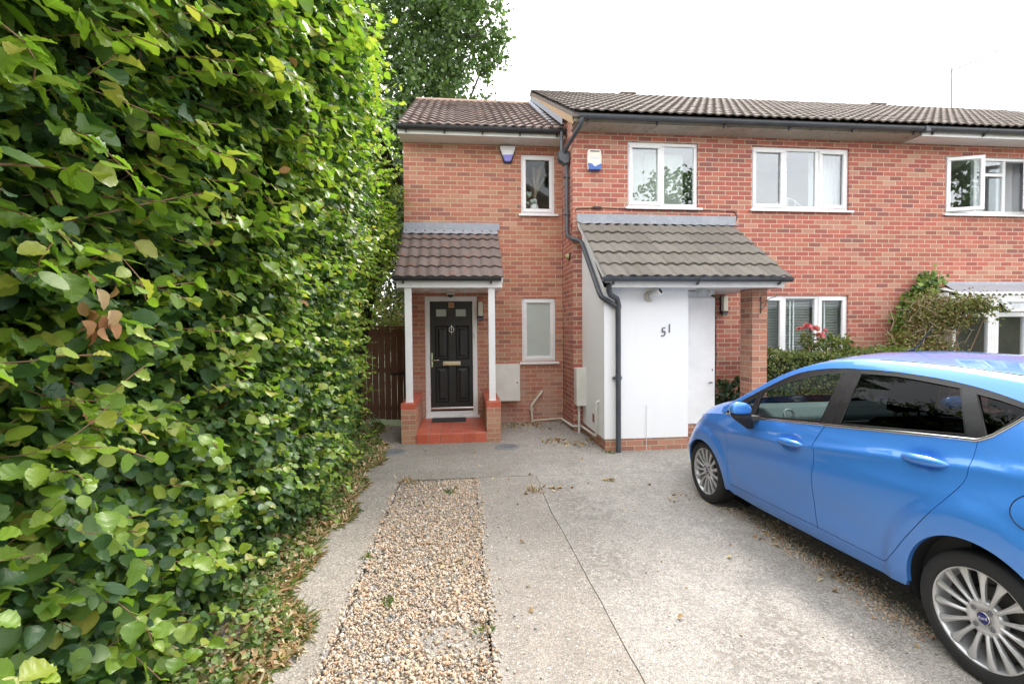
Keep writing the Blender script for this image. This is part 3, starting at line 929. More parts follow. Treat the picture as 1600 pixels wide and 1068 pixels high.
# canopy
mb = MB()
tile_roof(mb, 1.80, 4.31, (5.93, 2.325), (7.30, 3.285), .335, .15, .024, seed=31)
cn = mb.build("canopy_roof", M['tile_canopy'], H2)
mb = MB(); under_roof(mb, 1.81, 4.30, (5.95, 2.305), (7.40, 3.33), .05)
mb.prism([(6.0, 2.20), (6.0, 2.33), (7.43, 3.28), (7.43, 2.20)], 'x', 4.257, 4.295)
mb.build("canopy_deck", M['fascia'], cn)
mb = MB()
mb.add([(1.80, 7.415, 3.478), (4.46, 7.415, 3.470), (4.43, 7.40, 3.355), (1.81, 7.40, 3.355)], [(0, 3, 2, 1)])
nn = 60
up = [(1.81+2.62*i/nn, 7.399, 3.357) for i in range(nn+1)]
lo = [(1.812+2.60*i/nn, 7.235, 3.288+.007*math.cos(i*1.83)) for i in range(nn+1)]
mb.add(up+lo, [(i, i+nn+1, i+nn+2, i+1) for i in range(nn)], 0, True)
mb.build("flashing", M['lead'], cn)
mb = MB(); mb.box(1.90, 4.255, 5.985, 6.01, 2.195, 2.325); mb.box(1.905, 4.25, 6.01, MN-.002, 2.205, 2.215)
mb.build("canopy_fascia", M['fascia'], H2, .003)
mb = MB(); gutter(mb, 1.775, 4.345, 5.925, 2.315, .050, 1.05)
mb.build("canopy_gutter", M['pvc_grey'], H2)
mb = MB(); mb.box(4.0, 4.222, 6.25, 6.54, -.08, 2.204)
mb.build("porch_pillar", M['brick_pier2'], H2, .003)
mb = MB(); mb.tube([(4.115, 6.235, 2.09), (4.115, 6.235, 1.86)], .007, 8)
mb.tube([(4.115, 6.235, 2.0), (4.17, 6.20, 2.03), (4.235, 6.18, 2.07), (4.29, 6.17, 2.085), (4.31, 6.17, 2.12), (4.295, 6.17, 2.135)], .005, 8)
mb.tube([(4.115, 6.235, 1.90), (4.16, 6.21, 1.96), (4.175, 6.20, 2.03)], .004, 8)
tag(mb.build("hanging_bracket", M['dark']), "empty iron hanging basket bracket on the brick pillar", "bracket")
# cables on the front
mb = MB()
mb.tube([(1.775, 7.62, 3.05), (1.735, 7.48, 3.3), (1.80, 7.42, 3.555), (2.2, 7.423, 3.575), (2.9, 7.423, 3.55), (4.0, 7.423, 3.56), (4.43, 7.423, 3.55), (4.47, 7.423, 3.50), (4.47, 7.42, 3.42)], .006, 6)
mb.box(2.06, 2.20, 7.40, 7.428, 3.558, 3.588)
mb.tube([(4.10, 7.42, 2.19), (4.125, 7.42, 1.2), (4.10, 7.42, .8), (4.12, 7.42, .3)], .006, 6)
mb.build("cable", M['dark'], H2)
mb = MB()
mb.tube([(1.70, 8.14, .10), (1.72, 7.40, .12), (1.86, 7.36, .12), (1.855, 7.25, .125), (1.85, 6.56, .15), (1.855, 6.53, .19), (1.855, 6.53, .60), (1.865, 6.52, .64), (1.895, 6.52, .645)], .018, 10)
mb.build("waste_pipe", M['meter'], H2)
mb = MB(); mb.tube([(1.80, 7.31, .46), (1.80, 7.31, .02)], .019, 10)
mb.build("supply_pipe", M['meter'], H2)

# ---------------------------------------------------------------- neighbour at the right edge
H3 = thing("neighbouring_house", "brick house at the right edge with wide open casements above a white glazed lean-to", "house", (10.5, MN, 0))
W3 = (8.25, 9.985, 3.585, 4.565)
mb = MB()
wall_face(mb, 7.45, 14.2, -.05, 4.80, MN, [W3])
mb.add([(14.2, MN, -.05), (14.2, 15.2, -.05), (14.2, 15.2, 4.9), (14.2, 11.3, 7.15), (14.2, MN, 4.95)], [(0, 1, 2, 3, 4)])
mb.add([(7.45, 15.2, -.05), (14.2, 15.2, -.05), (14.2, 15.2, 4.9), (7.45, 15.2, 4.9)], [(0, 3, 2, 1)])
mb.build("wall", M['brick_old'], H3)
mb = MB(); room(mb, *W3, MN); mb.build("interior", M['interior'], H3)
mb = MB()
tile_roof(mb, 7.46, 13.9, (7.05, 4.905), (11.25, 7.235), .31, .152, seed=22, per=7)
rf3 = mb.build("roof", M['tile_grey'], H3)
mb = MB(); under_roof(mb, 7.462, 14.3, (7.07, 4.89), (11.3, 7.23), .06); under_roof(mb, 7.462, 14.3, (11.3, 7.23), (15.5, 4.95), .06)
mb.build("roof_deck", M['tile_grey'], rf3)
mb = MB()
for i in range(12):
    xa = 7.46+i*.415
    mb.prism([(11.3+.12*math.cos(t*math.pi/8), 7.185+.10*math.sin(t*math.pi/8)+rnd.uniform(-.002, .003)) for t in range(9)], 'x', xa, xa+.407)
mb.build("ridge_tiles", M['tile_grey'], rf3, .004)
mb = MB(); mb.box(10.98, 11.38, 11.9, 12.3, 6.9, 7.66); mb.box(10.95, 11.41, 11.87, 12.33, 7.60, 7.64)
mb.build("roof_vent", M['tile_brown'], rf3, .01)
mb = MB(); mb.box(7.452, 14.2, 7.105, 7.12, 4.742, 4.89)
mb.build("fascia", M['upvc'], H3, .003)
mb = MB(); mb.box(7.452, 14.2, 7.12, MN-.001, 4.748, 4.760)
mb.build("soffit", M['white'], H3)
mb = MB(); gutter(mb, 7.475, 14.25, 7.050, 4.852, .055, .95)
mb.build("gutter", M['pvc_grey'], H3)
w = window(H3, MN, *W3, [(8.80, 9.43, 4.27, W3[3], 0), (8.80, 9.43, W3[2], 4.27, 0)])
mb = MB(); mb.box(8.835, 8.895, MN+.037, MN+.098, W3[2]+.06, W3[3]-.055); mb.box(9.39, 9.45, MN+.037, MN+.098, W3[2]+.06, W3[3]-.055)
mb.box(8.895, 9.39, MN+.038, MN+.097, 4.245, 4.30)
mb.build("mullion", M['upvc'], w, .006)
def leaf_sash(root, hinge, width, z0, z1, ang, sgn):
    """casement swung outwards about its hinge side"""
    Mx = Matrix.Translation(hinge) @ Matrix.Rotation(ang, 4, 'Z')
    s = MB(); s.ring(0 if sgn > 0 else -width, width if sgn > 0 else 0, z0, z1, .06, -.03, .025)
    s.v = [tuple(Mx @ Vector(p)) for p in s.v]
    sh_ = s.build("open_sash", M['upvc'], root, .007)
    a, b = (.055, width-.055) if sgn > 0 else (-width+.055, -.055)
    p = MB(); p.box(a, b, -.006, .004, z0+.055, z1-.055, M=Mx)
    return sh_, p, Mx
s_, p, Mx = leaf_sash(w, (8.285, MN+.03, 0), .55, W3[2]+.035, W3[3]-.03, R(-19), 1)
p.build("pane", M['glass'], w)
h_ = MB(); h_.tube([tuple(Mx @ Vector(q)) for q in ((.52, .03, 4.05), (.52, .055, 4.05), (.44, .06, 4.03))], .008, 8)
h_.build("sash_handle", M['chrome'], w)
s_, p, Mx = leaf_sash(w, (9.95, MN+.03, 0), .58, W3[2]+.035, W3[3]-.03, R(30), -1)
p.build("pane", M['glass'], w)
# lean-to
LY = 6.95
mb = MB()
mb.box(7.86, 14.0, LY+.03, MN, -.05, .95)
lt = mb.build("lean_to_wall", M['brick_old'], H3)
mb = MB()
lw = [(7.88, 8.60), (8.66, 9.27), (9.30, 9.95), (9.98, 10.7), (10.73, 11.5), (11.53, 12.3), (12.33, 13.1), (13.13, 13.98)]
for i, (a, b) in enumerate(lw):
    mb.ring(a, b, .95, 2.10, .07, LY, LY+.06)
    mb.box(a+.07, b-.07, LY+.002, LY+.058, 1.80, 1.87)
mb.box(8.60, 8.66, LY+.001, LY+.061, .95, 2.10)
mb.box(7.86, 14.0, LY-.01, LY+.07, 2.10, 2.155)
mb.box(7.86, 7.88, LY+.06, MN, .95, 2.2)
ltf = mb.build("lean_to_frame", M['upvc'], H3, .006)
mb = MB()
for i, (a, b) in enumerate(lw):
    mb.box(a+.06, b-.06, LY+.026, LY+.034, 1.01, 1.81)
    if i != 1: mb.box(a+.06, b-.06, LY+.026, LY+.034, 1.86, 2.04)
mb.build("pane", M['glass_clear'], ltf)
Mx = Matrix.Translation((8.73, LY-.005, 2.07)) @ Matrix.Rotation(R(-38), 4, 'X')
s = MB(); s.ring(0, .47, -.25, 0, .05, -.03, .02); s.v = [tuple(Mx @ Vector(q)) for q in s.v]
s.build("open_vent", M['upvc'], ltf, .006)
s = MB(); s.box(.045, .425, -.008, .002, -.205, -.045, M=Mx); s.build("vent_pane", M['glass'], ltf)
mb = MB(); n_ = 1200
v = [(7.93+6.0*i/n_, LY-.05, 2.178+.016*math.cos(2*math.pi*6.0*i/n_/.105)) for i in range(n_+1)]
v2 = [(x, MN-.02, z+.13) for x, y, z in v]
mb.add(v+v2, [(i, i+1, i+n_+2, i+n_+1) for i in range(n_)], 0, True)
mb.add(v+[(x, y, z-.012) for x, y, z in v], [(i, i+n_+1, i+n_+2, i+1) for i in range(n_)], 0)
mb.build("corrugated_sheet", M['upvc'], lt)
mb = MB(); mb.add([(8.24, MN-.008, 2.42), (14, MN-.008, 2.42), (14, MN-.03, 2.37), (8.24, MN-.03, 2.37), (7.99, 6.985, 2.212), (14, 6.985, 2.212)], [(0, 3, 2, 1), (3, 4, 5, 2)])
mb.build("flashing", M['lead'], lt)
mb = MB(); mb.box(7.9, 13.9, MN-.03, MN-.006, .0, 2.3); mb.build("lean_to_dim_panel", plain('lean_to_dimness', (.10, .085, .075), .8, .5, 3), lt)  # panel coloured dark to stand in for the dim room behind the panes

# ================================================================== PLANTS
def leaf_mat(name, stops, trans=.35, rough=.42, veins=True, spec=.5, glow=1.35):
    g = G(name)
    isl = g.n("NewGeometry").outputs["Random Per Island"]
    c = g.ramp(isl, stops)
    nm = None
    if veins:
        uv = g.n("SeparateXYZ", {0: g.n("TexCoord").outputs["UV"]})
        u = g.math('ABSOLUTE', g.math('SUBTRACT', uv.outputs["X"], .5))
        w = g.math('SUBTRACT', uv.outputs["Y"], g.math('MULTIPLY', u, .55))
        s = g.math('SINE', g.math('MULTIPLY', w, 62.0))
        rib = g.math('LESS_THAN', u, .014)
        vein = g.math('MAXIMUM', g.math('GREATER_THAN', s, .93), rib)
        c = g.mix(g.math('MULTIPLY', vein, .13), c, tuple(min(1, x*1.9+.02) for x in stops[len(stops)//2][1]))
        nm = g.bump(g.math('ADD', g.math('MULTIPLY', s, .35), g.math('MULTIPLY', rib, -1.2)), .16, .0012)
    blot = g.noise(24, 3, .6)
    c = g.mix(.35, c, g.ramp(blot, [(.3, .38), (.7, .6)]), 'OVERLAY')
    p = g.bsdf(c, rough, nm, Specular_IOR_Level=spec)
    tc = g.mix(1.0, c, (glow*.95, glow*1.06, glow*.5), 'MULTIPLY')
    t = g.n("BsdfTranslucent", {"Color": tc})
    return g.done(g.n("MixShader", {0: trans, 1: p, 2: t}))
M['leaf_mature'] = leaf_mat("hedge_leaf", [(0, (.030, .078, .034)), (.35, (.055, .122, .038)), (.7, (.092, .172, .038)), (1, (.14, .235, .045))], .38, .46, glow=1.4)
M['leaf_young'] = leaf_mat("young_leaf", [(0, (.14, .26, .035)), (.5, (.215, .335, .042)), (.85, (.30, .40, .055)), (1, (.42, .40, .10))], .47, .42, glow=1.3)
M['leaf_dead'] = leaf_mat("dead_leaf", [(0, (.20, .085, .035)), (.4, (.33, .16, .075)), (.75, (.43, .27, .14)), (1, (.55, .42, .25))], .2, .7, False, .2, 1.0)
M['leaf_litter'] = leaf_mat("litter_leaf", [(0, (.25, .13, .06)), (.3, (.40, .26, .13)), (.7, (.52, .40, .24)), (1, (.60, .52, .36))], .15, .8, False, .2, 1.0)
M['leaf_cover'] = leaf_mat("cover_leaf", [(0, (.055, .10, .025)), (.4, (.09, .16, .035)), (.75, (.16, .24, .05)), (1, (.27, .29, .09))], .35, .5, False)
M['leaf_tree'] = leaf_mat("tree_leaf", [(0, (.045, .085, .032)), (.5, (.085, .145, .045)), (1, (.15, .225, .065))], .42, .5, False)
M['leaf_bush'] = leaf_mat("bush_leaf", [(0, (.055, .09, .025)), (.4, (.11, .16, .04)), (.75, (.19, .23, .05)), (1, (.28, .24, .09))], .35, .5, False)
M['leaf_dark'] = leaf_mat("evergreen_leaf", [(0, (.025, .055, .022)), (.6, (.05, .10, .035)), (1, (.10, .15, .06))], .2, .35, False)
M['leaf_ivy'] = leaf_mat("ivy_leaf", [(0, (.04, .085, .02)), (.5, (.11, .19, .03)), (1, (.26, .34, .06))], .35, .4, False)
M['leaf_rust'] = leaf_mat("rusty_leaf", [(0, (.17, .10, .045)), (.3, (.21, .15, .06)), (.55, (.14, .17, .05)), (.8, (.20, .24, .06)), (1, (.30, .25, .10))], .3, .6, False)
M['petal'] = leaf_mat("petal", [(0, (.66, .10, .17)), (.6, (.80, .22, .27)), (1, (.88, .48, .48))], .35, .5, False, .3, 1.0)
def core_mat():  # near-black colour standing in for shade deep among the leaves
    g = G("hedge_shade")
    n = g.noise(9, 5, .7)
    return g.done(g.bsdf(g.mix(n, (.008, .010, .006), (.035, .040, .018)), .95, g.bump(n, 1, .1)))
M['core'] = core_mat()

LOD = {
 3: ([0, .045, .11, .19, .28, .37, .46, .55, .64, .73, .81, .88, .94, .98, 1], [0, .12, .235, .325, .385, .415, .425, .415, .385, .335, .27, .195, .115, .05, 0], .013),
 2: ([0, .06, .16, .28, .41, .54, .67, .79, .90, .97, 1], [0, .15, .30, .385, .42, .415, .37, .285, .165, .06, 0], .012),
 1: ([0, .24, .60, 1], [0, .37, .385, 0], 0),
 0: ([0, .45, 1], [0, .36, 0], 0),
}
def leaves(name, P, D, N, S, mats, mi=None, lod=1, parent=None, fold=.22, curl=.16, wide=1.0, kind=None, wjit=.25):
    """leaf blades as one mesh: P base points, D base->tip, N upper side, S length"""
    st, hw, tooth = LOD[lod]
    n = len(P)
    if n == 0: return None
    D = D/np.linalg.norm(D, axis=1)[:, None]
    N = N-D*np.sum(N*D, 1)[:, None]; N /= (np.linalg.norm(N, axis=1)[:, None]+1e-9)
    T = np.cross(D, N)
    tv = []; uv = []
    k = len(st)
    for i in range(k):                                 # midrib
        tv.append((0, st[i], -curl*st[i]**2)); uv.append((.5, st[i]))
    for sgn in (-1, 1):
        for i in range(1, k-1):
            w = hw[i]*wide+(tooth if i % 2 else -tooth)
            tv.append((sgn*w, st[i]+(.02 if tooth else 0), fold*hw[i]*1.1-curl*st[i]**2+(.030*math.sin(i*2.1+sgn) if tooth else 0))); uv.append((.5+sgn*w, st[i]))
    f3 = []; f4 = []
    for sgn, b in ((-1, k), (1, k+k-2)):
        e = lambda i: b+i-1
        tri = [(0, 1, e(1)), (k-2, k-1, e(k-2))]
        quad = [(i, i+1, e(i+1), e(i)) for i in range(1, k-2)]
        if sgn > 0:
            tri = [t[::-1] for t in tri]; quad = [q[::-1] for q in quad]
        f3 += tri; f4 += quad
    tv = np.array(tv, dtype=np.float32); uv = np.array(uv, dtype=np.float32)
    m_ = len(tv)
    ws = 1+rng.uniform(-wjit, wjit, (n, 1)); cs = rng.uniform(.2, 2.2, (n, 1))
    V = (P[:, None]+S[:, None, None]*(T[:, None]*(tv[None, :, 0]*ws)[..., None]+D[:, None]*tv[None, :, 1:2]+N[:, None]*(tv[None, :, 2]*cs)[..., None]))
    idx = (np.arange(n)*m_)[:, None]
    F = []; tot = []; loops = []
    a3 = np.array(f3, dtype=np.int32); l3 = (a3.reshape(-1)[None]+idx)
    if f4:
        a4 = np.array(f4, dtype=np.int32); l4 = (a4.reshape(-1)[None]+idx)
        lp = np.concatenate([l3, l4], 1)
    else: lp = l3
    tot1 = np.array([3]*len(f3)+[4]*len(f4), dtype=np.int32)
    tot = np.tile(tot1, n); lp = lp.reshape(-1).astype(np.int32)
    start = np.concatenate([[0], np.cumsum(tot)[:-1]]).astype(np.int32)
    me = bpy.data.meshes.new(name)
    me.vertices.add(n*m_); me.vertices.foreach_set("co", V.reshape(-1).astype(np.float32))
    me.loops.add(len(lp)); me.loops.foreach_set("vertex_index", lp)
    me.polygons.add(len(tot)); me.polygons.foreach_set("loop_start", start); me.polygons.foreach_set("loop_total", tot)
    me.polygons.foreach_set("use_smooth", np.ones(len(tot), bool))
    mats = mats if isinstance(mats, (list, tuple)) else [mats]
    for mt in mats: me.materials.append(mt)
    if mi is not None:
        me.polygons.foreach_set("material_index", np.repeat(mi, len(tot1)).astype(np.int32))
    ul = me.uv_layers.new(name="UVMap")
    ul.data.foreach_set("uv", uv[(lp % m_)].reshape(-1))
    me.update(); me.validate()
    o = link_mesh(name, me, parent)
    if kind: o['kind'] = kind
    return o

def rnd_dirs(n): 
    v = rng.normal(size=(n, 3)); return v/np.linalg.norm(v, axis=1)[:, None]

_lump = [(rng.uniform(.6, 2.6), rng.uniform(.6, 2.6), rng.uniform(0, 6.28), rng.uniform(.4, 1)) for _ in range(9)]
def lump(y, z):
    return sum(a*np.sin(fy*y+1.3*p)*np.sin(fz*z+p) for fy, fz, p, a in _lump)/5.5
def hedge_x(y, z):
    """right-hand face of the beech hedge: upright low down, leaning out over the drive above"""
    lean = .27-.165*np.clip((y-2.6)/3.6, 0, 1)
    x = -1.34+lean*np.clip(z-1.55, 0, 2.1)-.10*np.clip((y-4.5)/2.5, 0, 1)-.16*np.clip(.55-z, 0, .5)*(1+.8*np.clip((3.2-y)/1.2, 0, 1))
    x = x-.42*np.clip((y-5.8)/2.0, 0, 1)*np.clip((2.9-z)/1.2, 0, 1)+.06*np.clip((2.2-y)/1.5, 0, 1)
    return x+(.11-.05*np.clip((y-3)/3, 0, 1))*lump(y*1.6, z*1.6)+.04*lump(y*4.1+3, z*4.1)
CAM = np.array([0, 0, 1.68])

HEDGE = thing("beech_hedge", "tall leafy green beech hedge leaning over the left side of the drive", "hedge", (-1.9, 4.2, 0))
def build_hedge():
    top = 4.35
    # dark sheet and boxes painted as the hedge's shaded depth, blocking the sky
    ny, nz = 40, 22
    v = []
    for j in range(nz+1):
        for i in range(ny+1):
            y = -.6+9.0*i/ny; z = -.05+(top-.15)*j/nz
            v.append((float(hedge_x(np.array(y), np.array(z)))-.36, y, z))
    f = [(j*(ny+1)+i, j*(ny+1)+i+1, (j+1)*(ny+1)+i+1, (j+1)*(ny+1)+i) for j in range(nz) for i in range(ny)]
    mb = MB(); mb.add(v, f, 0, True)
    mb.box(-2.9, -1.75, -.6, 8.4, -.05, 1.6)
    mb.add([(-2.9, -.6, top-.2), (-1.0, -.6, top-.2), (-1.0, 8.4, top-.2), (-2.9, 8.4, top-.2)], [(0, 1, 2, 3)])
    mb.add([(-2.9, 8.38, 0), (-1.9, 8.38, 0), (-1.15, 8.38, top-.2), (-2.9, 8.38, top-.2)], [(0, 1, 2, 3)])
    mb.build("shade_core", M['core'], HEDGE)
    P, D, N, S, MI = [], [], [], [], []
    tw = MB()
    def emit(p, d, n, s, mi): P.append(p); D.append(d); N.append(n); S.append(s); MI.append(mi)
    nS = 9200
    for q in range(nS):
        y = rng.uniform(-.2, 8.45)
        z = rng.uniform(.02, top)
        if rng.random() < .25: y = rng.uniform(-.2, 3.4)
        depth = abs(rng.normal(0, .11))
        shoot = rng.random() < (.13 if z > 1.2 else .07)
        x = float(hedge_x(np.array(y), np.array(z)))-(depth if not shoot else 0)-.04
        p = np.array([x, y, z])
        if np.linalg.norm(p-CAM) < .62: continue
        out = np.array([1.0, rng.normal(.12, .55), rng.normal(.05 if not shoot else .30, .38)])
        if z > 3.5: out += np.array([.0, 0, .35])
        out /= np.linalg.norm(out)
        ln = rng.uniform(.10, .26) if not shoot else rng.uniform(.22, .44)
        droop = rng.uniform(.1, .6)
        nl = int(ln/.033)+2
        pts = []
        bend = np.cross(out, rng.normal(0, 1, 3))*ln*rng.uniform(-.32, .32)
        if np.linalg.norm(p+out*ln-CAM) < .66: continue
        for i in range(nl+1):
            t = i/nl
            c = p+out*ln*t+bend*math.sin(math.pi*t*.9)+np.array([0, 0, -droop*ln*t*t*.55])+rng.normal(0, .0035, 3)
            pts.append(c)
            if i == 0: continue
            side = 1 if i % 2 else -1
            lat = np.cross(out, [0, 0, 1.0]); lat /= np.linalg.norm(lat)+1e-6
            d = out*.55+lat*side*.85+np.array([0, 0, rng.normal(-.38, .30)])+rng.normal(0, .22, 3)
            nrm = np.array([.42, -.10, .80])+rng.normal(0, .34, 3)
            s = rng.choice([rng.uniform(.034, .062), rng.uniform(.055, .092)])*(1.0 if i < nl else .72)
            young = shoot and (t > .35 or rng.random() < .5) or rng.random() < .13+.13*min(1, max(0, (z-1.3)/1.0))
            if shoot and i == nl: d = out+rng.normal(0, .2, 3)
            mi = 1 if young else 0
            if rng.random() < .002: mi = 2
            emit(c, d, nrm, s*(.92 if young else 1.0), mi)
        if (shoot and rng.random() < .7) or rng.random() < .16:
            r0 = .0019 if shoot else .0015
            tw.tube([tuple(x_) for x_ in [p-out*.15]+pts[::2]+[pts[-1]]], r0, 5, cap=False)
    # filler behind the sprigs
    m_ = 15000
    y = rng.uniform(-.4, 8.45, m_); z = rng.uniform(0, top, m_)
    x = hedge_x(y, z)-rng.uniform(.08, .34, m_)
    FP = np.stack([x, y, z], 1)
    FD = np.stack([rng.normal(.4, .5, m_), rng.normal(0, .7, m_), rng.normal(-.6, .4, m_)], 1)
    FN = np.stack([rng.normal(.8, .4, m_), rng.normal(-.2, .4, m_), rng.normal(.45, .4, m_)], 1)
    P_ = np.concatenate([np.array(P), FP]); D_ = np.concatenate([np.array(D), FD]); N_ = np.concatenate([np.array(N), FN])
    S_ = np.concatenate([np.array(S), rng.uniform(.055, .095, m_)]); MI_ = np.concatenate([np.array(MI), (rng.random(m_) < .06).astype(int)])
    dist = np.linalg.norm(P_-CAM, axis=1)
    ok = dist > .55
    P_, D_, N_, S_, MI_, dist = P_[ok], D_[ok], N_[ok], S_[ok], MI_[ok], dist[ok]
    near = dist < 4.0
    for nm_, sel in (("foliage", MI_ == 0), ("young_foliage", MI_ == 1), ("withered_leaves", MI_ == 2)):
        mt = M[{'foliage': 'leaf_mature', 'young_foliage': 'leaf_young', 'withered_leaves': 'leaf_dead'}[nm_]]
        for part, lod in ((sel & (dist < 1.9), 3), (sel & near & (dist >= 1.9), 2), (sel & ~near, 1)):
            leaves(nm_, P_[part], D_[part], N_[part], S_[part], mt, None, lod, HEDGE)
    # clump of dry brown leaves hanging in the front of the hedge
    k = 13
    c0 = np.array([-1.0, 1.43, 1.75])
    CP = c0+np.stack([rng.normal(0, .02, k), rng.normal(0, .032, k), rng.normal(0, .06, k)], 1)
    leaves("withered_leaves", CP, np.stack([rng.normal(.1, .3, k), rng.normal(0, .4, k), rng.normal(-1, .3, k)], 1), rnd_dirs(k)+np.array([.6, -.6, 0]), rng.uniform(.038, .060, k), M['leaf_dead'], None, 2, HEDGE, .45, .45, .8)
    # long bare-stemmed shoots that stand out from the face
    for (y, z, dy, dz, ln) in ((1.5, 1.95, .62, .50, .55), (1.2, 2.05, .3, .2, .3), (.95, 1.75, .2, .25, .3), (2.2, 2.1, .6, .35, .5), (5.2, 3.9, .4, .5, .55), (5.9, 3.5, .5, .4, .6), (4.2, 4.1, .4, .6, .6), (6.3, 3.2, .5, .3, .55), (4.8, 4.2, .2, .8, .5), (3.6, 4.1, .3, .6, .5), (6.0, 2.9, .5, .15, .5), (5.5, 4.2, .3, .5, .6), (6.6, 3.7, .6, .35, .5), (4.6, 3.8, .5, .3, .6), (1.05, 1.3, .2, .1, .25), (.9, 1.25, .1, .05, .22)):
        p = np.array([float(hedge_x(np.array(y), np.array(z)))-.05, y, z])
        out = np.array([.6, dy, dz]); out /= np.linalg.norm(out)
        pts = [p+out*ln*t+np.array([0, 0, -.05*t*t]) for t in np.linspace(0, 1, 7)]
        tw.tube([tuple(x_) for x_ in pts], [.0045, .004, .0036, .0032, .0028, .0024, .002], 6, cap=False)
        lp, ld, lnm, ls = [], [], [], []
        for i, c in enumerate(pts):
            for _ in range(2):
                lat = np.cross(out, [0, 0, 1.0]); s_ = 1 if (i+_) % 2 else -1
                lp.append(c); ld.append(out*.6+lat*s_*.8+np.array([0, 0, -.2])+rng.normal(0, .25, 3)); lnm.append(np.array([.3, -.2, .8])+rng.normal(0, .35, 3)); ls.append(rng.uniform(.045, .08))
        leaves("young_foliage", np.array(lp), np.array(ld), np.array(lnm), np.array(ls), M['leaf_young'], None, 2, HEDGE)
    tw.build("twigs", M['twig'], HEDGE)
build_hedge()

# weeds, creepers and dry leaves at the foot of the hedge
def verge():
    n = 7000
    y = 1.3+7.0*rng.random(n)**1.1
    edge = -1.17+.05*np.sin(y*3.1)+.05*np.sin(y*7.3+1)-.10*np.clip((y-6.6)/1.5, 0, 1)+.13*np.exp(-((y-2.75)/.35)**2)+.20*np.clip((2.7-y)/.8, 0, 1)
    x = edge-np.abs(rng.normal(0, .16, n))
    z = np.clip(.005+(edge-x)*rng.uniform(0, 1.0, n), 0, .34)
    P = np.stack([x, y, z+.01], 1)
    D = np.stack([rng.normal(.5, .6, n), rng.normal(0, .7, n), rng.normal(.15, .35, n)], 1)
    N = np.stack([rng.normal(.2, .3, n), rng.normal(-.1, .3, n), np.ones(n)], 1)
    tag(leaves("ground_cover", P, D, N, rng.uniform(.018, .048, n), M['leaf_cover'], None, 1), "low green weeds and creepers along the foot of the hedge", "ground cover", kind='stuff')
    n = 7500
    y = 1.5+6.8*rng.random(n)**1.3
    edge = -1.13+.05*np.sin(y*3.1)+.05*np.sin(y*7.3+1)-.10*np.clip((y-6.6)/1.5, 0, 1)+.12*np.exp(-((y-2.75)/.35)**2)+.20*np.clip((2.7-y)/.8, 0, 1)
    x = edge-np.abs(rng.normal(0, .15, n))+rng.normal(0, .025, n)
    P = np.stack([x, y, np.clip((edge-x)*rng.uniform(0, .55, n), 0, .2)+.014], 1)
    # scattered and piled on the forecourt
    piles = [(1.35, 6.92, .10, 70), (1.62, 6.70, .14, 60), (.80, 7.95, .22, 130), (1.15, 8.05, .10, 60), (1.95, 6.9, .10, 40), (1.6, 5.15, .05, 14), (-.1, 3.4, .05, 8), (2.25, 4.55, .16, 16), (2.50, 3.6, .10, 12), (2.50, 2.9, .10, 10), (-.85, 8.0, .25, 40), (1.5, 7.7, .25, 24), (.9, 4.9, .06, 20)]
    Q = []
    for cx, cy, r, k in piles:
        for _ in range(k):
            a, b = rng.normal(cx, r), rng.normal(cy, r*.6)
            if b < 8.15: Q.append((a, b, gz(a, b)+.012))
    for _ in range(40):
        a, b = rng.uniform(-.7, 2.6), rng.uniform(1.9, 8.0)
        Q.append((a, b, gz(a, b)+.012))
    P = np.concatenate([P, np.array(Q)])
    n = len(P)
    D = np.stack([rng.normal(0, 1, n), rng.normal(0, 1, n), rng.normal(0, .18, n)], 1)
    N = np.stack([rng.normal(0, .35, n), rng.normal(0, .35, n), np.ones(n)], 1)
    tag(leaves("leaf_litter", P, D, N, rng.uniform(.018, .052, n), M['leaf_litter'], None, 1, None, .5, .5), "dry tan and brown fallen leaves scattered along the hedge and by the walls", "fallen leaves", kind='stuff')
    # dry grass blades and straw along the edge
    n = 2600
    y = 1.6+5*rng.random(n); edge = -1.08+.05*np.sin(y*3.1)+.05*np.sin(y*7.3+1)+.12*np.exp(-((y-2.75)/.35)**2)+.20*np.clip((2.7-y)/.8, 0, 1)
    x = edge-np.abs(rng.normal(0, .09, n))
    P = np.stack([x, y, np.full(n, .008)], 1)
    D = np.stack([rng.normal(.5, .7, n), rng.normal(0, .8, n), rng.uniform(.0, .5, n)], 1)
    tag(leaves("grass", P, D, rnd_dirs(n)+np.array([0, 0, .6]), rng.uniform(.04, .11, n), [M['leaf_cover'], M['leaf_litter']], (rng.random(n) < .5).astype(int), 1, None, .1, .3, .16), "thin green and straw-coloured grass along the edge of the concrete", "grass", kind='stuff')
verge()
def tuft(x, y, r, n, label, dry=.3):
    P = np.stack([rng.normal(x, r, n), rng.normal(y, r, n), np.full(n, gz(x, y)-.004)], 1)
    D = np.stack([rng.normal(0, .6, n), rng.normal(0, .6, n), rng.uniform(.3, 1, n)], 1)
    tag(leaves("weed", P, D, rnd_dirs(n), rng.uniform(.025, .07, n), [M['leaf_cover'], M['leaf_litter']], (rng.random(n) < dry).astype(int), 1, None, .1, .3, .25), label, "weed")
tuft(-.72, 3.55, .02, 22, "small green weed in the left edge of the gravel strip", .1)
tuft(-.60, 5.30, .05, 60, "dry straw tuft at the far left corner of the gravel strip", .85)
tuft(.72, 4.85, .05, 50, "dry straw tuft where the crack in the concrete begins", .85)
tuft(-.48, 2.95, .025, 22, "tiny green sprig in the middle of the gravel", .2)
tuft(-.15, 4.9, .03, 24, "green sprout at the far end of the gravel", .3)
tuft(.10, 2.62, .02, 22, "yellow-green weed at the right edge of the gravel", .4)
tuft(1.93, 6.20, .04, 40, "bright green grass tuft at the corner of the white porch", .1)

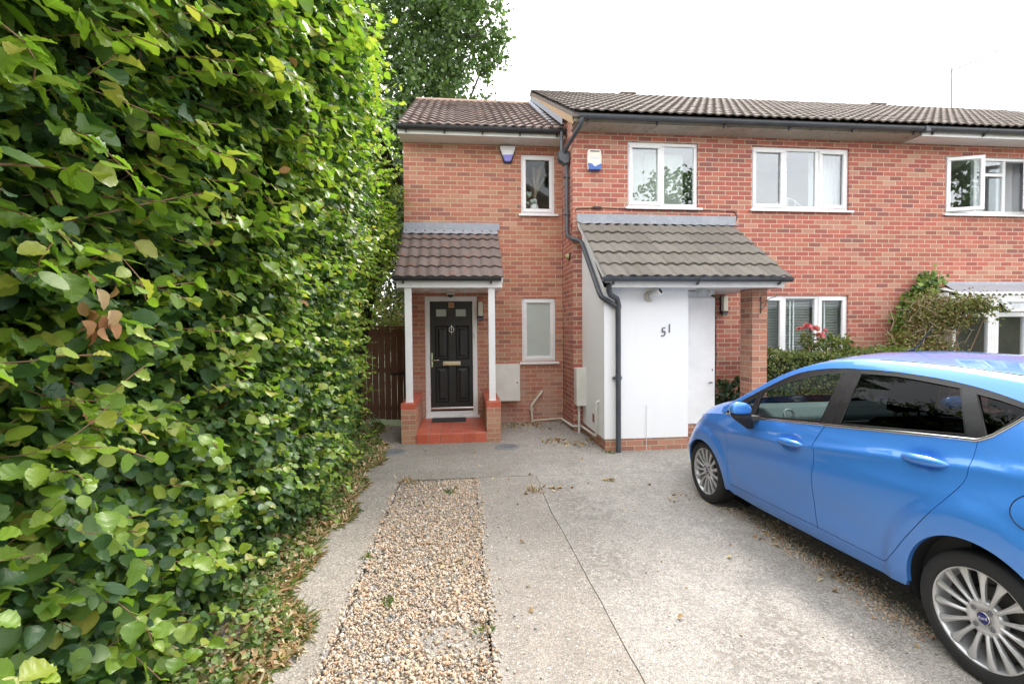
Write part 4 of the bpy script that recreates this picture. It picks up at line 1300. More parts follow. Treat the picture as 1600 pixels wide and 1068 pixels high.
# ---------------------------------------------------------------- trees behind
def tree(name, label, base, h, blobs, n, leaf, lsize, trunk_r, group="trees behind the houses"):
    t = thing(name, label, "tree", base, group)
    mb = MB()
    bx, by, bz = base
    top = Vector((bx, by, h*.62))
    pts = [(bx, by, bz-.1), (bx+.05, by, h*.2), (bx-.05, by+.05, h*.42), tuple(top)]
    mb.tube(pts, [trunk_r, trunk_r*.8, trunk_r*.62, trunk_r*.4], 10)
    for c, r in blobs:
        c = Vector(c)
        s = Vector((bx, by, h*rng.uniform(.25, .55)))
        mid = s.lerp(c, .5)+Vector((0, 0, -.15*(c-s).length*.3))
        mb.tube([tuple(s), tuple(mid), tuple(c)], [trunk_r*.38, trunk_r*.24, trunk_r*.07], 7)
        for _ in range(5):
            e = c+Vector(rnd_dirs(1)[0])*max(r)*.8
            mb.tube([tuple(c.lerp(mid, .2)), tuple(e)], [trunk_r*.08, trunk_r*.025], 5)
    mb.build("trunk", M['bark'], t)
    P = []
    tot = sum(r[0]*r[1]+r[2]*r[0] for _, r in blobs)
    for c, r in blobs:
        k = int(n*(r[0]*r[1]+r[2]*r[0])/tot)
        # leaf sprays: leaves gather round many small clump centres, so that gaps are left
        m_ = max(6, int(k/26))
        cd = rnd_dirs(m_)*(rng.random((m_, 1))**.45)
        cc = np.array(c)+cd*np.array(r)
        w = rng.integers(0, m_, k)
        P.append(cc[w]+rng.normal(0, .15*max(r)**.35, (k, 3)))
    P = np.concatenate(P); k = len(P)
    D = rnd_dirs(k)+np.array([0, 0, -.25]); N = rnd_dirs(k)+np.array([0, 0, .7])
    leaves("crown", P, D, N, rng.uniform(.7, 1.3, k)*lsize, leaf, None, 1, t, .15, .2, 1.15)
    return t
tree("tree", "large dark leafy tree rising behind the roof of the end house", (-2.2, 17.5, 0), 14.5,
     [((-3.6, 17, 11.6), (2.2, 2, 2.2)), ((-1.2, 17.5, 12.2), (2.1, 2, 1.9)), ((.45, 17.3, 12.6), (1.3, 1.3, 1.3)), ((-2.4, 17, 9.3), (2.4, 2, 1.8)), ((-.35, 17.2, 10.4), (1.4, 1.4, 1.3)), ((-.9, 17.2, 8.9), (1.3, 1.2, 1.0)), ((.55, 17.2, 9.1), (1.0, 1.0, .6)), ((-.2, 17.2, 8.2), (1.2, 1.0, .6)), ((-4.4, 17, 8), (2, 2, 2)), ((-1.6, 18, 14), (2.2, 2, 1.6)), ((-3, 17, 6.5), (2.6, 2, 1.6)), ((1.0, 17.4, 11.5), (.7, .7, .8)), ((.2, 17.5, 13.9), (1.4, 1.2, 1.0))],
     38000, M['leaf_tree'], .125, .32)
tree("tree", "dark green tree filling the gap between hedge and house wall", (-3.0, 12.6, 0), 7.5,
     [((-2.6, 12.5, 5.6), (1.3, 1.2, 1.5)), ((-2.2, 12.8, 3.8), (1.2, 1.2, 1.2)), ((-3.6, 12.5, 4.5), (1.3, 1.2, 1.6)), ((-2.4, 13, 2.5), (1.2, 1.1, 1.0)), ((-2.9, 13, 7.0), (1.2, 1.2, 1.0))],
     9000, M['leaf_dark'], .12, .16)
def shrub(name, label, cat, blobs, n, leaf, lsize, stems=6, wood=None, sp=.5, group=None, clump=.09, lod=1):
    base = blobs[0][0]
    t = thing(name, label, cat, (base[0], base[1], 0), group)
    mb = MB()
    for i in range(stems):
        c, r = blobs[i % len(blobs)]
        e = Vector(c)+Vector(rnd_dirs(1)[0]*np.array(r)*.8)
        s = Vector((base[0]+rng.normal(0, .10), base[1]+rng.normal(0, .06), 0))
        mid = s.lerp(e, .5)+Vector(rng.normal(0, .08, 3))
        mb.tube([tuple(s), tuple(mid), tuple(e)], [.012, .008, .003], 6)
    mb.build("stems", wood or M['twig'], t)
    P = []
    tot = sum(r[0]*r[2] for _, r in blobs)
    for c, r in blobs:
        k = int(n*r[0]*r[2]/tot); m_ = max(4, int(k/12))
        cc = np.array(c)+rnd_dirs(m_)*(rng.random((m_, 1))**.4)*np.array(r)
        P.append(cc[rng.integers(0, m_, k)]+rng.normal(0, clump, (k, 3)))
    P = np.concatenate(P); k = len(P)
    leaves("foliage", P, rnd_dirs(k)+np.array([0, -.2, .1]), rnd_dirs(k)+np.array([0, -.3, .9]), rng.uniform(.7, 1.3, k)*lsize, leaf, None, lod, t)
    return t
shrub("bush", "pale green bush growing behind the wooden gate", "bush", [((-1.9, 10.6, 1.9), (.9, .6, .75)), ((-1.45, 10.4, 1.5), (.5, .5, .7)), ((-2.4, 10.8, 1.6), (.8, .6, .8))], 5000, M['leaf_bush'], .055)

# ---------------------------------------------------------------- front garden right of the porch
lh = thing("clipped_hedge", "low clipped yellow-green hedge under the ground floor window", "hedge", (5.4, 6.55, 0))
def low_hedge():
    n = 11000
    x = rng.uniform(4.26, 6.75, n); a = rng.uniform(-.15, math.pi*.9, n)
    top = 1.30+.03*np.sin(x*3.3)+.02*np.sin(x*9)
    # a rounded box: front face and top
    front = rng.random(n) < .55
    y = np.where(front, 6.30+rng.normal(0, .035, n), rng.uniform(6.28, 6.85, n))
    z = np.where(front, rng.uniform(.15, 1.30, n), top-rng.uniform(0, .07, n))
    z = np.where(front, np.minimum(z, top-.02), z)
    P = np.stack([x, y, z], 1)+rng.normal(0, .022, (n, 3))
    N = np.where(front[:, None], np.array([[0, -.8, .7]]), np.array([[0, -.15, 1.]]))+rng.normal(0, .45, (n, 3))
    leaves("foliage", P, rnd_dirs(n)+np.array([0, -.4, .3]), N, rng.uniform(.022, .042, n), M['leaf_bush'], None, 1, lh)
    mb = MB(); mb.box(4.30, 6.70, 6.38, 6.80, 0, 1.20); mb.build("shade_core", M['core'], lh, .08)  # dark box painted as the shaded inside of the low hedge
low_hedge()
shrub("evergreen_shrub", "dark glossy evergreen shrub against the bricks below the wall lantern", "bush", [((4.15, 7.1, .50), (.30, .20, .42)), ((3.95, 7.05, .35), (.2, .18, .3)), ((4.4, 7.05, .45), (.2, .15, .35))], 1300, M['leaf_dark'], .07, 10, clump=.04)

rb = shrub("rose_bush", "rose bush with pink and coral blooms above the clipped hedge", "rose bush", [((5.35, 6.62, 1.38), (.32, .12, .16)), ((5.10, 6.6, 1.50), (.10, .08, .12)), ((5.55, 6.6, 1.42), (.22, .1, .16)), ((5.75, 6.6, 1.30), (.15, .1, .1))], 620, M['leaf_bush'], .045, 12, clump=.04)
def rose(c, r, label=None):
    n = 34
    d = rnd_dirs(n); d[:, 2] = np.abs(d[:, 2])
    P = np.array(c)+d*r*.25
    o = leaves("bloom", P, d+np.array([0, 0, .3]), rnd_dirs(n)-d*.2, rng.uniform(.7, 1.1, n)*r*1.25, M['petal'], None, 1, rb, .5, -.3, 1.5)
for c, r in (((5.02, 6.5, 1.66), .042), ((5.13, 6.5, 1.62), .05), ((4.90, 6.5, 1.63), .030), ((5.24, 6.52, 1.52), .045), ((5.30, 6.5, 1.60), .026)): rose(c, r)

cl = shrub("climbing_shrub", "sprawling half-dead climbing shrub of tangled brown stems beside the lean-to", "bush",
      [((7.35, 6.85, 1.80), (.36, .18, .40)), ((7.65, 6.75, 1.85), (.36, .15, .28)), ((7.05, 6.85, 1.35), (.36, .18, .28)), ((7.35, 6.8, 1.2), (.5, .18, .25)), ((8.05, 6.70, 1.98), (.28, .1, .12))], 9000, M['leaf_rust'], .036, 14, M['twig'], clump=.06)
mb = MB()
for i in range(150):
    c = np.array([rng.normal(7.33, .26), rng.normal(6.80, .07), rng.uniform(.95, 2.05)])
    d = np.array([rng.normal(0, .5), rng.normal(0, .12), rng.normal(.5, .5)]); d /= np.linalg.norm(d)
    ln = rng.uniform(.12, .42); k_ = rng.normal(0, .05, 3)
    mb.tube([tuple(c-d*ln/2), tuple(c+k_), tuple(c+d*ln/2)], [.0045, .004, .0022], 5, cap=False)
o = mb.build("bare_stems", M['deadtwig'], cl); o["kind"] = "stuff"
n = 380
P = np.stack([rng.normal(7.98, .24, n), rng.normal(6.66, .06, n), 1.95+rng.normal(0, .10, n)-.0*rng.random(n)], 1)
leaves("green_shoots", P, rnd_dirs(n)+np.array([.4, -.2, 0]), rnd_dirs(n)+np.array([0, -.3, .9]), rng.uniform(.03, .05, n), M['leaf_bush'], None, 1, cl, kind='stuff')
iv = thing("ivy", "bright green ivy climbing the brick wall left of the tangled shrub", "ivy", (7.2, 7.3, 0))
def ivy():
    path = [(7.95, 2.42), (7.75, 2.38), (7.55, 2.15), (7.40, 1.95), (7.33, 1.7), (7.28, 1.45), (7.3, 1.2), (7.3, .9)]
    n = 1000
    seg = rng.integers(0, len(path)-1, n); t = rng.random(n)
    a = np.array(path)
    c = a[seg]*(1-t)[:, None]+a[seg+1]*t[:, None]
    P = np.stack([c[:, 0]+rng.normal(.02, .075, n), 7.36-np.abs(rng.normal(0, .09, n)), c[:, 1]+rng.normal(0, .09, n)], 1)
    leaves("foliage", P, np.stack([rng.normal(-.1, .6, n), rng.normal(-.3, .3, n), rng.normal(-.4, .5, n)], 1), np.stack([rng.normal(-.1, .4, n), rng.normal(-1, .3, n), rng.normal(.6, .4, n)], 1), rng.uniform(.045, .085, n), M['leaf_ivy'], None, 1, iv, .1, .2, 1.3)
    mb = MB(); mb.tube([(x, 7.40, z) for x, z in path[::-1]], [.016, .015, .013, .012, .01, .009, .007, .004], 6)
    mb.build("stems", M['twig'], iv)
ivy()

# ================================================================== SMALL THINGS
# wooden side gate
gt = thing("garden_gate", "brown slatted wooden side gate between the hedge and the end house", "gate", (-1.45, 8.75, 0))
mb = MB()
for i in range(9):
    a = -1.94+i*.108
    mb.box(a, a+.101, 8.735+rnd.uniform(-.003, .003), 8.757, .05+rnd.uniform(0, .02), 1.69+rnd.uniform(-.01, .01))
mb.build("slats", M['gate'], gt, .003)
for z in (.22, .90, 1.55):
    mb = MB(); mb.box(-1.94, -.98, 8.757, 8.80, z, z+.085); mb.build("rail", M['gate'], gt, .003)
mb = MB(); mb.box(-1.96, -.968, 8.715, 8.80, 1.70, 1.735)
mb.build("top_rail", M['gate'], gt, .003)
mb = MB(); mb.box(-1.30, -1.0, 8.722, 8.734, .86, .90); mb.box(-1.05, -1.0, 8.71, 8.734, .83, .93)
mb.build("latch", M['dark'], gt, .003)

# meter boxes
def meter_box(label, x0, x1, y0, y1, z0, z1, face):
    t = thing("meter_box", label, "meter box", ((x0+x1)/2, y1, z0), "meter boxes on the house walls")
    mb = MB(); mb.box(x0, x1, y0, y1, z0, z1); mb.build("box", M['meter'], t, .008)
    mb = MB(); mb.box(x0-.008, x1+.008, y0-.018, y0-.001, z0-.004, z1+.006)
    d = mb.build("lid", M['meter'], t, .006)
    mb = MB(); mb.ball((x1-.04, y0-.02, z0+.30*(z1-z0)+.12), (.012, .004, .012)); mb.ball((x1-.04, y0-.02, z0+.5*(z1-z0)), (.008, .004, .008))
    mb.build("lock", M['dark'], d)
    return t
meter_box("white meter box with a small lock on the brick wall right of the black door", .545, .950, 8.04, AN-.002, .452, 1.068, 0)
meter_box("tall cream meter box in the corner beside the white boxed porch", 1.752, 1.985, 7.24, MN-.002, .470, 1.050, 0)
mb = MB(); mb.tube([(.62, 8.16, .46), (.62, 8.16, .03)], .02, 10)
mb.build("supply_pipe", M['meter'], H1)

# alarm boxes
t = thing("alarm_box", "white shield-shaped alarm box with a purple tip beside the narrow upper window", "alarm box", (.795, AN, 4.64), "alarm boxes")
mb = MB()
mb.prism([(.672, 4.775), (.918, 4.780), (.930, 4.755), (.878, 4.605), (.712, 4.600), (.660, 4.750)], 'y', AN-.075, AN-.002)
mb.build("cover", M['upvc'], t, .012)
mb = MB()
mb.prism([(.704, 4.628), (.886, 4.633), (.853, 4.535), (.835, 4.515), (.757, 4.512), (.738, 4.530)], 'y', AN-.078, AN-.003)
mb.build("strobe_lens", plain("purple_lens", (.20, .19, .58), .3, .1, 20), t, .010)
mb = MB(); mb.prism([(.645, 4.765), (.945, 4.77), (.89, 4.60), (.868, 4.50), (.725, 4.495), (.70, 4.59)], 'y', AN-.030, AN-.001)
mb.build("back_plate", M['dark'], t, .006)
t = thing("alarm_box", "white alarm box with a blue wavy lower edge left of the two-light window", "alarm box", (2.08, MN, 4.3), "alarm boxes")
mb = MB()
ou = [(1.975, 4.44), (1.995, 4.462), (2.165, 4.462), (2.185, 4.44), (2.193, 4.33), (2.19, 4.22), (2.178, 4.150), (1.985, 4.150), (1.972, 4.22), (1.968, 4.33)]
mb.prism(ou, 'y', MN-.078, MN-.002)
mb.build("cover", plain("alarm_cream", (.74, .70, .62), .45, .08, 8), t, .010)
mb = MB()
wv_ = [(1.972+.218*i/12, 4.232+.016*math.cos(i/12*4*math.pi*.5-.6)-(.018 if 4 < i < 8 else 0)) for i in range(13)]
mb.prism(wv_+[(2.176, 4.149), (1.988, 4.149)], 'y', MN-.083, MN-.004)
mb.build("strobe_lens", plain("blue_lens", (.05, .13, .42), .3, .1, 20), t, .004)
mb = MB(); mb.box(2.01, 2.155, MN-.084, MN-.075, 4.425, 4.438)
mb.build("sounder_slot", M['dark'], t)
mb = MB()
for dx in (-.056, -.028, .0, .028, .056): mb.prism([(2.08+dx-.012, 4.315), (2.08+dx+.012, 4.315), (2.08+dx, 4.345+.012*math.cos(dx*30))], 'y', MN-.0795, MN-.0775)
mb.build("emblem", plain("faded_print", (.52, .54, .66), .5), t)

# wall lanterns with a sensor eye
def lantern(label, x, y, z):
    t = thing("wall_lantern", label, "wall light", (x, y, z), "wall lights with a sensor")
    mb = MB(); mb.box(x-.045, x+.045, y-.03, y-.001, z-.13, z+.15); mb.box(x-.05, x+.05, y-.10, y-.03, z-.13, z-.10)
    mb.build("back_plate", M['dark'], t, .004)
    mb = MB(); mb.prism([(x-.04, z-.10), (x+.04, z-.10), (x+.04, z+.12), (x+.03, z+.145), (x-.03, z+.145), (x-.04, z+.12)], 'y', y-.105, y-.03)
    mb.build("diffuser", plain("opal_glass", (.62, .60, .50), .35, .05), t, .008)
    mb = MB(); mb.box(x-.04, x+.04, y-.10, y-.03, z-.165, z-.132); mb.ball((x+.012, y-.10, z-.152), (.02, .02, .018))
    mb.build("sensor", M['number'], t, .004)
lantern("wall light with a cream diffuser between the black door and the right porch post", .300, AN, 1.995)
lantern("wall light with a cream diffuser on the bricks beside the white store door", 4.235, MN, 2.03)

# dome camera under the small porch
t = thing("dome_camera", "small dark dome camera on a white base above the black door", "camera", (-.20, 8.12, 2.25))
mb = MB(); mb.box(-.265, -.135, 8.03, 8.16, 2.252, 2.287); mb.build("base", M['meter'], t, .006)
mb = MB(); mb.ball((-.20, 8.10, 2.252), (.048, .048, .045)); mb.build("dome", M['dark'], t)
# spot camera on the white porch
t = thing("security_camera", "white bullet camera with a ring of lenses high on the white porch wall", "camera", (2.52, 6.25, 2.1))
Mx = Matrix.Translation((2.515, 6.235, 2.095)) @ Matrix.Rotation(R(90), 4, 'X')
mb = MB(); mb.lathe([(.001, .0), (.07, .0), (.068, .018), (.045, .03), (.001, .03)], Mx, 24); mb.build("wall_mount", M['cream'], t)
Mx = Matrix.Translation((2.525, 6.20, 2.09)) @ Matrix.Rotation(R(62), 4, 'X') @ Matrix.Rotation(R(28), 4, 'Y')
mb = MB(); mb.lathe([(.001, 0), (.052, 0), (.055, .03), (.046, .13), (.050, .135), (.050, .165), (.044, .168), (.042, .150), (.001, .150)], Mx, 24); mb.build("body", M['upvc'], t)
mb = MB(); mb.lathe([(.001, .153), (.040, .153), (.040, .156), (.016, .158), (.001, .158)], Mx, 24)
for k in range(6): 
    a = k*math.pi/3; mb.ball(tuple(Mx @ Vector((.028*math.cos(a), .028*math.sin(a), .158))), .008, None, 8, 6)
mb.build("lens", M['dark'], t)
# bulkhead light and mini camera under the canopy
t = thing("bulkhead_light", "round clear glass ceiling light under the wide canopy", "ceiling light", (3.30, 6.33, 2.2))
mb = MB(); mb.lathe([(.001, .0), (.085, 0), (.085, -.02), (.001, -.02)], Matrix.Translation((3.31, 6.33, 2.204)), 24); mb.build("base", M['meter'], t)
mb = MB(); mb.lathe([(.078, -.021), (.080, -.04), (.070, -.08), (.045, -.098), (.001, -.102)], Matrix.Translation((3.31, 6.33, 2.204)), 24)
mb.build("glass_bowl", plain("ribbed_glass", (.55, .57, .58), .15, .3, 60), t)
t = thing("mini_camera", "tiny white camera hanging at the top corner of the white store door", "camera", (3.53, 6.5, 2.15))
mb = MB(); mb.prism([(3.52, 2.204), (3.58, 2.204), (3.575, 2.13), (3.525, 2.13)], 'y', 6.48, 6.54); mb.build("housing", M['meter'], t, .006)
mb = MB(); mb.ball((3.55, 6.49, 2.122), (.022, .02, .016)); mb.build("lens", M['dark'], t)
t = thing("vent_cowl", "small round brass-coloured lamp on the brick return by the drainpipe", "outdoor lamp", (1.74, 7.66, 2.85))
Mx = Matrix.Translation((1.744, 7.66, 2.84)) @ Matrix.Rotation(R(-90), 4, 'Y')
mb = MB(); mb.lathe([(.001, 0), (.062, 0), (.062, .022), (.001, .022)], Mx, 20); mb.build("base", M['dark'], t)
mb = MB(); mb.lathe([(.052, .022), (.052, .04), (.035, .065), (.001, .07)], Mx, 20); mb.build("lens", plain("aged_lens", (.45, .38, .20), .35, .2, 30), t)

# door mat, drain covers
mb = MB(); mb.box(-.53, .035, 7.83, 8.17, .156, .170); tag(mb.build("door_mat", plain("coir_grey", (.055, .055, .058), .95, .3, 60, .8, 300), None, .004), "dark grey door mat on the red tiled step", "door mat")
def cover(label, x, y, r):
    t = thing("manhole_cover", label, "drain cover", (x, y, gz(x, y)), "round drain covers in the forecourt")
    Mx = Matrix.Translation((x, y, gz(x, y)+.004))
    mb = MB(); mb.lathe([(.001, .006), (r-.02, .006), (r-.015, .003)], Mx, 40, smooth=False)
    for k in range(-4, 5):
        w = math.sqrt(max(0, (r-.05)**2-(k*.04)**2)); mb.box(x-w, x+w, y+k*.04-.008, y+k*.04+.008, gz(x, y)+.009, gz(x, y)+.013)
    c = mb.build("lid", plain("drain_grey", (.20, .20, .21), .8, .25, 14, .2, 80), t)
    mb = MB(); mb.lathe([(r-.014, .0), (r-.014, .008), (r+.012, .008), (r+.02, .0)], Mx, 40, smooth=False)
    mb.build("rim", plain("drain_rim", (.24, .23, .22), .85, .25, 14), t)
cover("round grey drain cover in front of the left dwarf wall of the red step", -.965, 6.60, .16)
cover("round grey drain cover in front of the right dwarf wall below the meter box", .60, 6.68, .155)

# inside the windows
t = thing("vase", "white vase of tall dried stems and pale flowers inside the narrow upper window", "vase", (1.28, 8.40, 3.70))
mb = MB(); mb.lathe([(.001, 0), (.07, 0), (.085, .09), (.05, .20), (.055, .25)], Matrix.Translation((1.28, 8.42, 3.70)), 20); mb.build("pot", M['white'], t)
mb = MB()
for i in range(30):
    a = rng.normal(0, .12); b = rng.normal(0, .06)
    mb.tube([(1.29, 8.42, 3.93), (1.30+a*.25, 8.42+b*.4, 4.15), (1.30+a, 8.42+b, 4.33+rng.uniform(0, .22))], [.004, .005, .004], 5)
mb.build("dried_stems", M['deadtwig'], t)
mb = MB()
for c, r in (((1.18, 8.40, 4.03), .07), ((1.25, 8.38, 3.90), .06), ((1.16, 8.42, 3.88), .05)):
    for k in range(14): 
        d = rnd_dirs(1)[0]*r*.6; mb.ball((c[0]+d[0], c[1]+d[1], c[2]+d[2]*.7), r*.45, None, 8, 6)
mb.build("flower_heads", plain("pale_flower", (.42, .50, .42), .8, .2, 30), t)
mb = MB(); mb.box(.99, 1.65, 8.365, 8.55, 3.66, 3.70); tag(mb.build("window_board", M['white']), "white inner window board behind the narrow upper window", "window sill")
mb = MB(); mb.box(1.02, 1.62, 8.40, 8.41, 1.0, 2.25)
tag(mb.build("roller_blind", plain("pale_blind", (.56, .62, .58), .9, .12, 2)), "pale green roller blind drawn behind the narrow lower window", "blind")
mb = MB(); mb.box(3.02, 3.69, 7.72, 7.73, 3.73, 4.55); mb.box(2.66, 3.02, 7.74, 7.75, 3.60, 4.6)
tag(mb.build("roller_blind", M['blind_green']), "grey-green roller blind behind the two-light upper window", "blind")
def curtain(label, x0, x1, y, z0, z1, waves, amp=.02):
    n_ = 60; mb = MB()
    v = [(x0+(x1-x0)*i/n_, y+amp*math.sin(waves*2*math.pi*i/n_), z) for z in (z0, z1) for i in range(n_+1)]
    mb.add(v, [(i, i+1, i+n_+2, i+n_+1) for i in range(n_)], 0, True)
    tag(mb.build("curtain", M['curtain']), label, "curtain")
curtain("white pleated curtain behind the right light of the three-light upper window", 5.95, 6.5, 7.72, 3.5, 4.66, 7)
curtain("pale curtain gathered behind the open casements at the right edge", 9.62, 10.25, 7.75, 3.4, 4.6, 4, .04)
mb = MB(); arch = [(5.35+.56*i/12, 7.80, 3.72+.17*math.sin(math.pi*i/12)) for i in range(13)]
mb.tube(arch, .010, 8)
for i in (0, 3, 6, 9, 12): mb.tube([arch[i], (arch[i][0]*.6+5.63*.4, 7.80, 3.45)], .007, 6); mb.ball(arch[i], .018)
mb.tube([(5.0, 7.8, 3.5), (5.0, 7.8, 3.95)], .012, 8); mb.ball((5.0, 7.8, 3.96), .02)
tag(mb.build("bed_frame", M['white']), "arched white metal bedhead behind the middle light of the three-light window", "bed frame")
def venetian(label, x0, x1, y, z0, z1):
    t = thing("venetian_blind", label, "blind", ((x0+x1)/2, y, z1), "white slatted blinds in the ground floor window")
    mb = MB(); n_ = int((z1-z0)/.046)
    for i in range(n_):
        z = z0+.046*i
        mb.box(x0, x1, -.022, .022, -.0012, .0012, 0, Matrix.Translation((0, y, z)) @ Matrix.Rotation(R(-42), 4, 'X'))
    mb.build("slats", M['slat'], t)
    mb = MB()
    for q in (.3, .42): mb.box(x0+(x1-x0)*q-.012, x0+(x1-x0)*q+.012, y-.03, y-.024, z0, z1)
    mb.build("ladder_tapes", M['slat'], t)
    mb = MB(); mb.box(x0, x1, y-.025, y+.025, z1-.01, z1+.035); mb.build("head_rail", M['slat'], t)
venetian("white slatted blind in the left light, partly hidden by the brick pillar", 4.77, 5.31, 7.595, 1.24, 2.13)
venetian("white slatted blind in the middle light behind the roses", 5.36, 5.89, 7.595, 1.24, 2.13)
venetian("white slatted blind in the right light of the ground floor window", 5.95, 6.42, 7.595, 1.24, 2.13)

# aerial on the far roof
t = thing("tv_aerial", "thin pale television aerial on a mast above the right end of the roof", "aerial", (12.68, 11.3, 7.15))
mb = MB(); mb.tube([(12.68, 11.3, 7.05), (12.67, 11.3, 8.33)], .02, 8); mb.build("mast", plain("alloy", (.30, .24, .30), .4, .1, 5), t)
mb = MB()
a, b = Vector((12.60, 11.3, 8.22)), Vector((13.9, 11.1, 8.75))
mb.tube([tuple(a), tuple(b)], .012, 6)
for i in range(10):
    c = a.lerp(b, .12+i*.095); mb.tube([(c.x, c.y-.16, c.z), (c.x, c.y+.16, c.z)], .005, 6)
mb.tube([tuple(a.lerp(b, .15)+Vector((.04, 0, .10))), tuple(a.lerp(b, .15)+Vector((.14, 0, -.26)))], .008, 6)
mb.build("yagi", plain("alloy_rod", (.36, .32, .37), .4, .1, 5), t)

# across the road, seen only as reflections in the glass and paint
mb = MB(); mb.prism([(-6.5, -.12), (-12.0, 2.8), (-60, 4.0), (-60, -.3), (-6.5, -.3)], 'x', -60, 60)
tag(mb.build("bank", M['lawn']), kind='structure')
t = thing("opposite_house", "brick house with a gabled tiled roof on the bank across the road", "house", (4, -16, 2.8))
mb = MB(); mb.prism([(-1, 2.4), (9.5, 2.4), (9.5, 8), (4.2, 10.9), (-1, 8)], 'y', -24, -15); mb.build("wall", M['brick_old'], t)
mb = MB(); mb.prism([(-1.5, 7.75), (4.2, 10.95), (9.9, 7.75), (9.9, 7.95), (4.2, 11.15), (-1.5, 7.95)], 'y', -24.3, -14.6); mb.build("roof", M['tile_grey'], t)
for x0, z0 in ((0, 3.6), (3, 3.6), (6.5, 3.6), (0, 6.1), (3, 6.1), (6.5, 6.1)):
    mb = MB(); mb.ring(x0, x0+1.7, z0, z0+1.2, .08, -15.0, -14.95); w = mb.build("window", M['upvc'], t)
    mb = MB(); mb.box(x0+.08, x0+1.62, -14.99, -14.97, z0+.08, z0+1.12); mb.build("pane", M['pvc_black'], w)
tree("tree", "tall roadside tree across the road to the left", (-5, -12, 2.5), 12, [((-5, -12, 9), (2.6, 2, 2.2)), ((-3.6, -12.5, 7), (2.0, 1.6, 1.8)), ((-6.6, -12, 7), (1.9, 1.5, 1.8)), ((-4.5, -12, 11), (1.6, 1.4, 1.4))], 5200, M['leaf_tree'], .22, .2, "roadside trees")
tree("tree", "roadside tree across the road to the right", (12.5, -13, 2.5), 12, [((12.5, -13, 9), (2.6, 2.2, 2.4)), ((11, -13, 7), (2.0, 1.6, 1.6)), ((14.3, -13, 7.4), (1.9, 1.5, 1.8))], 4500, M['leaf_tree'], .2, .22, "roadside trees")

# ================================================================== THE CAR
def paint_mat():
    g = G("blue_metallic_paint")
    fl = g.noise(900, 2, .6)
    lw = g.n("LayerWeight", {"Blend": .35})
    c = g.mix(lw.outputs["Facing"], (.062, .285, .82), (.03, .165, .62))
    c = g.mix(.18, c, g.ramp(fl, [(.3, .3), (.7, .75)]), 'OVERLAY')
    dirt = g.n("SeparateXYZ", {0: g.pos()})
    low = g.n("MapRange", {"Value": dirt.outputs["Z"], "From Min": .75, "From Max": .2}).outputs[0]
    d = g.math('MULTIPLY', low, g.ramp(g.noise(5, 5, .65), [(.3, .05), (.75, .38)]))
    c = g.mix(d, c, (.16, .17, .19))
    return g.done(g.bsdf(c, g.math('MULTIPLY_ADD', d, .5, .34), None, Metallic=.28, Coat_Weight=g.math('SUBTRACT', 1, g.math('MULTIPLY', d, 1.2)), Coat_Roughness=.015, Coat_IOR=1.5))
M['paint'] = paint_mat()
M['trim'] = plain("black_trim", (.016, .016, .018), .28, .1, 10)
M['trim_matt'] = plain("black_plastic", (.025, .025, .027), .6, .2, 12)
M['alloy'] = plain("alloy_silver", (.60, .60, .61), .33, .08, 20, Metallic=.55)
M['disc'] = plain("brake_steel", (.10, .09, .085), .5, .3, 20, Metallic=.6)
M['tyre'] = plain("tyre_rubber", (.020, .020, .021), .72, .25, 14, .15, 160)
M['badge'] = plain("badge_blue", (.02, .025, .16), .25, .1, 30)
M['lamp'] = plain("lamp_lens", (.68, .70, .72), .08, .05, 10, Coat_Weight=1.0)
M['lamp_red'] = plain("rear_lamp", (.35, .01, .012), .12, .1, 10, Coat_Weight=1.0)
M['lamp_amber'] = plain("indicator_lens", (.70, .52, .40), .15, .1, 30)
M['seat'] = plain("seat_cloth", (.022, .022, .025), .9, .2, 20)
M['dash'] = plain("dashboard", (.05, .08, .085), .7, .1, 6, .1, 200)
M['silver'] = plain("silver_trim", (.60, .61, .62), .3, .05, 9, Metallic=.6)
M['chrome_trim'] = plain("chrome_strip", (.66, .64, .62), .12, .06, 4, Metallic=1.0)
M['underbody'] = plain("underbody", (.010, .010, .011), .9)
M['num_plate'] = plain("plate_white", (.7, .7, .68), .4)

CY, CP = -.0104, -.018
cf = Vector((math.sin(CY)*math.cos(CP), math.cos(CY)*math.cos(CP), math.sin(CP)))
cl_ = Vector((-math.cos(CY), math.sin(CY), 0)); cu = cf.cross(cl_)
CAR = thing("hatchback_car", "bright blue five-door hatchback parked on the drive with silver multi-spoke wheels", "car")
mm = Matrix.Identity(4)
for i in range(3): mm[i][0] = cf[i]; mm[i][1] = cl_[i]; mm[i][2] = cu[i]
mm[0][3], mm[1][3], mm[2][3] = 3.217, 1.9657, .003
CAR.matrix_basis = mm
bpy.context.view_layer.update()

def hermite(pts):
    xs = [p[0] for p in pts]; ys = [p[1] for p in pts]
    n = len(xs); sl = []
    for i in range(n):
        if i == 0: s = (ys[1]-ys[0])/(xs[1]-xs[0])
        elif i == n-1: s = (ys[-1]-ys[-2])/(xs[-1]-xs[-2])
        else:
            a = (ys[i]-ys[i-1])/(xs[i]-xs[i-1]); b = (ys[i+1]-ys[i])/(xs[i+1]-xs[i])
            s = 0 if a*b < 0 else 2*a*b/(a+b) if a+b else 0
        sl.append(s)
    def f(x):
        if x <= xs[0]: return ys[0]+sl[0]*(x-xs[0])
        if x >= xs[-1]: return ys[-1]+sl[-1]*(x-xs[-1])
        i = max(k for k in range(n-1) if xs[k] <= x)
        h = xs[i+1]-xs[i]; t = (x-xs[i])/h
        return (2*t**3-3*t*t+1)*ys[i]+(t**3-2*t*t+t)*h*sl[i]+(-2*t**3+3*t*t)*ys[i+1]+(t**3-t*t)*h*sl[i+1]
    return f
